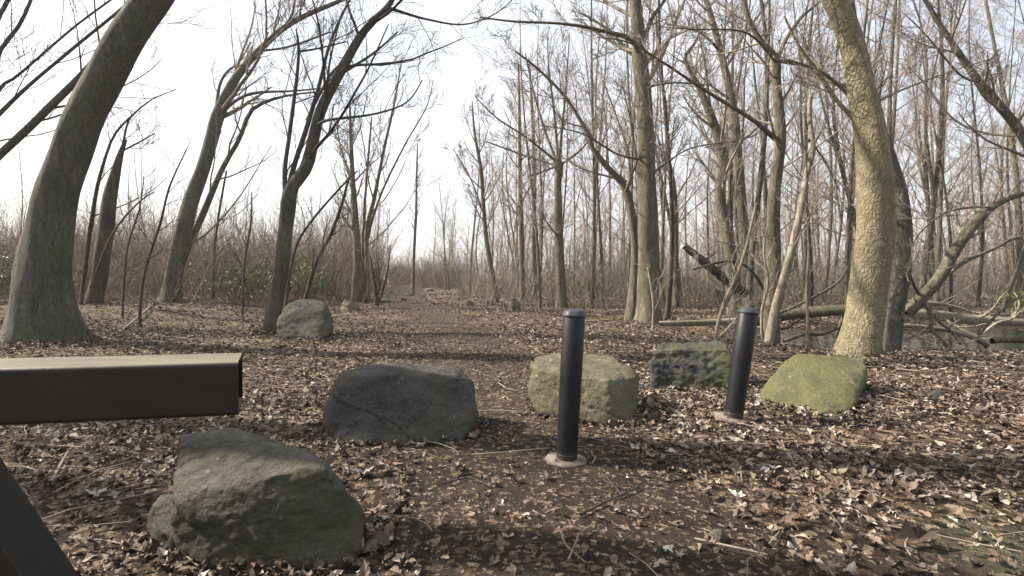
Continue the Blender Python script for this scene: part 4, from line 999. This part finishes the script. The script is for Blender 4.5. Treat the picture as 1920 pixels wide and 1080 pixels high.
fk = (np.sin(fx * 1.3 + 2 * np.sin(fy)) + np.sin(fy * 2.1 + fx) > -.2); fx, fy = fx[fk], fy[fk]; NF = len(fx)
tv, tf = leaf_template(5, g); tv = tv * np.array([1, 1, .15]); fs = g.uniform(.03, .05, NF)
fv = np.einsum('nij,vj->nvi', rot(g.uniform(0, 6.28, NF), np.zeros(NF), np.zeros(NF)), tv) * fs[:, None, None] + np.stack([fx, fy, np.full(NF, -.153)], -1)[:, None]
LV.append(fv.reshape(-1, 3)); LF.append((tf[None] + (np.arange(NF) * len(tv))[:, None, None] + ln_).reshape(-1, 3)); ln_ += NF * len(tv)
def drift(cx, cy, N, r0, r1, z1):
    global ln_
    a = g.uniform(0, 6.28, N); rr = g.uniform(r0, r1, N); x = cx + np.cos(a) * rr; d = cy + np.sin(a) * rr
    tmpl = [leaf_template([0, 5, 3][i % 3], g) for i in range(6)]
    Rm = rot(g.uniform(0, 6.28, N), np.abs(g.normal(0, .7, N)), g.uniform(0, 6.28, N)); s = g.uniform(.016, .036, N) * (1 + .03 * cy)
    z = H(x, d) + g.uniform(.01, z1, N) * (1 - (rr - r0) / (r1 - r0))+.012
    for i, (tv, tf) in enumerate(tmpl):
        k = np.arange(N) % 6 == i; m = k.sum()
        v = np.einsum('nij,vj->nvi', Rm[k], tv) * s[k][:, None, None] + np.stack([x[k], d[k], z[k]], -1)[:, None]
        LV.append(v.reshape(-1, 3)); LF.append((tf[None] + (np.arange(m) * len(tv))[:, None, None] + ln_).reshape(-1, 3)); ln_ += m * len(tv)
for o in [o for o in COL.objects if o.name.startswith('boulder')]:
    co = np.array([o.matrix_basis @ v.co for v in o.data.vertices]); low = co[np.abs(co[:, 2] - H(co[:, 0], co[:, 1]) - .02) < .03]
    for q in low[:: max(1, len(low) // 70)]: drift(q[0], q[1], 3, .0, .13, .035)
for q in ((-7.45, 8.2, .75), (5.05, 7.5, .42), (3.6, 13.5, .4), (-4.7, 10, .22), (4.86, 9.6, .22)): drift(q[0], q[1], 420, q[2] * .7, q[2] * 1.7, .09)
litt = mesh_obj('leaf_litter', np.concatenate(LV), [np.concatenate(LF)], LEAF, None, False)
tag(litt, 'carpet of dry brown and tan fallen leaves', 'leaves', kind='stuff')

# the larger leaves that can be picked out one by one: parts of the ground
lm = []
for i in range(14):
    gg = np.random.default_rng(900 + i); v, f = leaf_template([2, 3, 5, 5, 3, 2, 5][i % 7], gg)
    me = bpy.data.meshes.new('leaf'); me.from_pydata(v.tolist(), [], f.tolist()); me.materials.append(LEAF_O); lm.append(me)
rl = random.Random(8); cnt = 0
spots = [(858, 888, .075), (752, 968, .06), (1152, 960, .06), (716, 1030, .065), (1190, 790, .06), (1405, 852, .07), (1730, 1025, .08), (1710, 935, .085), (1490, 880, .06), (1330, 965, .05)]
while cnt < 300:
    if spots: px, py, s = spots.pop(); d = 1056 / (py - 523)
    else:
        px = rl.uniform(20, 1900); py = 1075 - 340 * rl.random() ** 1.3; d = 1056 / (py - 523); s = rl.uniform(.02, .038)
        x = (px - 960) / 960 * d
        if path_dist(np.array(x), np.array(d)) < .8 and rl.random() < .55: continue
        if (270 < px < 690 and 800 < py < 1085) or (600 < px < 900 and 675 < py < 845) or (985 < px < 1205 and 655 < py < 815) or (1215 < px < 1380 and 640 < py < 745) or (1415 < px < 1630 and 660 < py < 800): continue
    x = (px - 960) / 960 * d
    o = link('leaf', lm[cnt % 14], ground)
    o.location = (x, d, hz(x, d) + .035); o.scale = (s, s, s); o.rotation_euler = (rl.gauss(0, .25), rl.gauss(0, .25), rl.uniform(0, 6.28))
    cnt += 1

# ------------------------------------------------------------------ sticks on the ground
def stick(pix, w, mat, label, seed, group=None, lift=.03):
    g = np.random.default_rng(seed); pts = []
    for q in pix:
        d = 1056 / (q[1] - 523); p = P(q[0], q[1], d); pts.append(Vector((p.x, p.y, hz(p.x, p.y) + lift + (q[2] if len(q) > 2 else 0))))
    org = pts[0].copy()
    rad = [w * (1 - .5 * i / (len(pts) - 1)) for i in range(len(pts))]
    o, _, _ = solid_trunk('fallen_stick', pts, rad, mat, None, 6, 14, 0, 1, g, True, False, org, .1)
    o.location = org
    return tag(o, label, 'stick', group)
stick([(1372, 872), (1388, 890), (1390, 918)], .007, B_PALE, 'thin curved pale stick on the shaded leaves right of the upright bollard', 1)
stick([(1052, 1008), (1062, 1035), (1098, 1068)], .006, B_PALE, 'thin bowed pale twig on the bare soil', 2)
stick([(1088, 975), (1130, 952), (1200, 918)], .007, B_BROWN, 'straight brown stick lying on leaves near the upright bollard', 3)
stick([(1130, 895), (1150, 915), (1166, 936)], .006, B_BROWN, 'short brown stick crossing toward the straight brown stick', 4)
stick([(190, 650), (228, 625), (285, 600, .05)], .035, B_PALE, 'thick pale stick lying beside the huge grey trunk', 5)
stick([(96, 915), (112, 880), (128, 850)], .011, B_PALE, 'forked-looking bleached stick on the leaves under the brown beam', 6)
stick([(330, 1035), (352, 1052), (372, 1070)], .007, B_PALE, 'pale stick poking out by the front of the large grey-brown boulder', 7)
stick([(130, 1018), (190, 1020), (250, 1030)], .005, B_PALE, 'long thin straw-like twig left of the large grey-brown boulder', 8)
stick([(1660, 698), (1690, 704), (1725, 710)], .014, B_PALE, 'bleached stick on the sunny leaves right of the green boulder', 9)
stick([(1760, 662), (1800, 668), (1850, 680)], .014, B_PALE, 'long pale stick on the bank by the pool', 10)
stick([(1100, 600), (1130, 598), (1180, 594)], .03, B_PALE, 'pale stick on the open leaves left of the straight olive-grey tree', 11)
stick([(1815, 935), (1860, 930), (1915, 912)], .009, B_BROWN, 'brown stick on the leaves near the mossy ground', 12)
stick([(830, 915), (880, 905), (920, 922)], .005, B_BROWN, 'small dark twig on the path by a pale leaf', 13)
# uncountable fine twigs
g = np.random.default_rng(31); N = 900
d = np.sqrt(g.uniform(1.6 ** 2, 14 ** 2, N)); x = g.uniform(-1.05, 1.05, N) * d; keep = pond_mask(x, d) < .2; x, d = x[keep], d[keep]; N = len(x)
a = g.uniform(0, 6.28, N); ln = g.uniform(.08, .5, N); Pn = np.zeros((N, 4, 3))
for j in range(4):
    s_ = (j / 3 - .5); xx = x + np.cos(a) * ln * s_ + .06 * ln * np.sin(j * 2 + a * 5); yy = d + np.sin(a) * ln * s_
    Pn[:, j] = np.stack([xx, yy, H(xx, yy) + .03 + .015 * g.random(N)], -1)
tb = Tubes(); tb.add(Pn, np.repeat(g.uniform(.0018, .005, (N, 1)), 4, 1), 4)
tag(tb.build('twig_litter', flat_noise('twig_litter', (.09, .07, .055), (.3, .25, .2), 3), None), 'scattered fine dead twigs over the leaves', 'twigs', kind='stuff')

# ------------------------------------------------------------------ haze
HZ = .0007
if HZ:
    hm = bpy.data.materials.new('haze'); hm.use_nodes = True; ht = hm.node_tree; ht.nodes.clear()
    ho = ht.nodes.new('ShaderNodeOutputMaterial'); pv = ht.nodes.new('ShaderNodeVolumePrincipled')
    pv.inputs['Color'].default_value = (.92, .9, .92, 1); pv.inputs['Density'].default_value = HZ; pv.inputs['Anisotropy'].default_value = .3
    ht.links.new(pv.outputs[0], ho.inputs['Volume'])
    bm = bmesh.new(); bmesh.ops.create_cube(bm, size=1); me = bpy.data.meshes.new('haze'); bm.to_mesh(me); bm.free(); me.materials.append(hm)
    o = link('haze', me); o.scale = (760, 760, 26); o.location = (0, 100, 11.5)
    tag(o, 'thin pale haze between the distant trees', 'haze', kind='stuff')

#print('TRIS', sum(sum(len(p.vertices) - 2 for p in m.polygons) if len(m.polygons) < 5000 else len(m.loops) - 2 * len(m.polygons) for m in bpy.data.meshes))
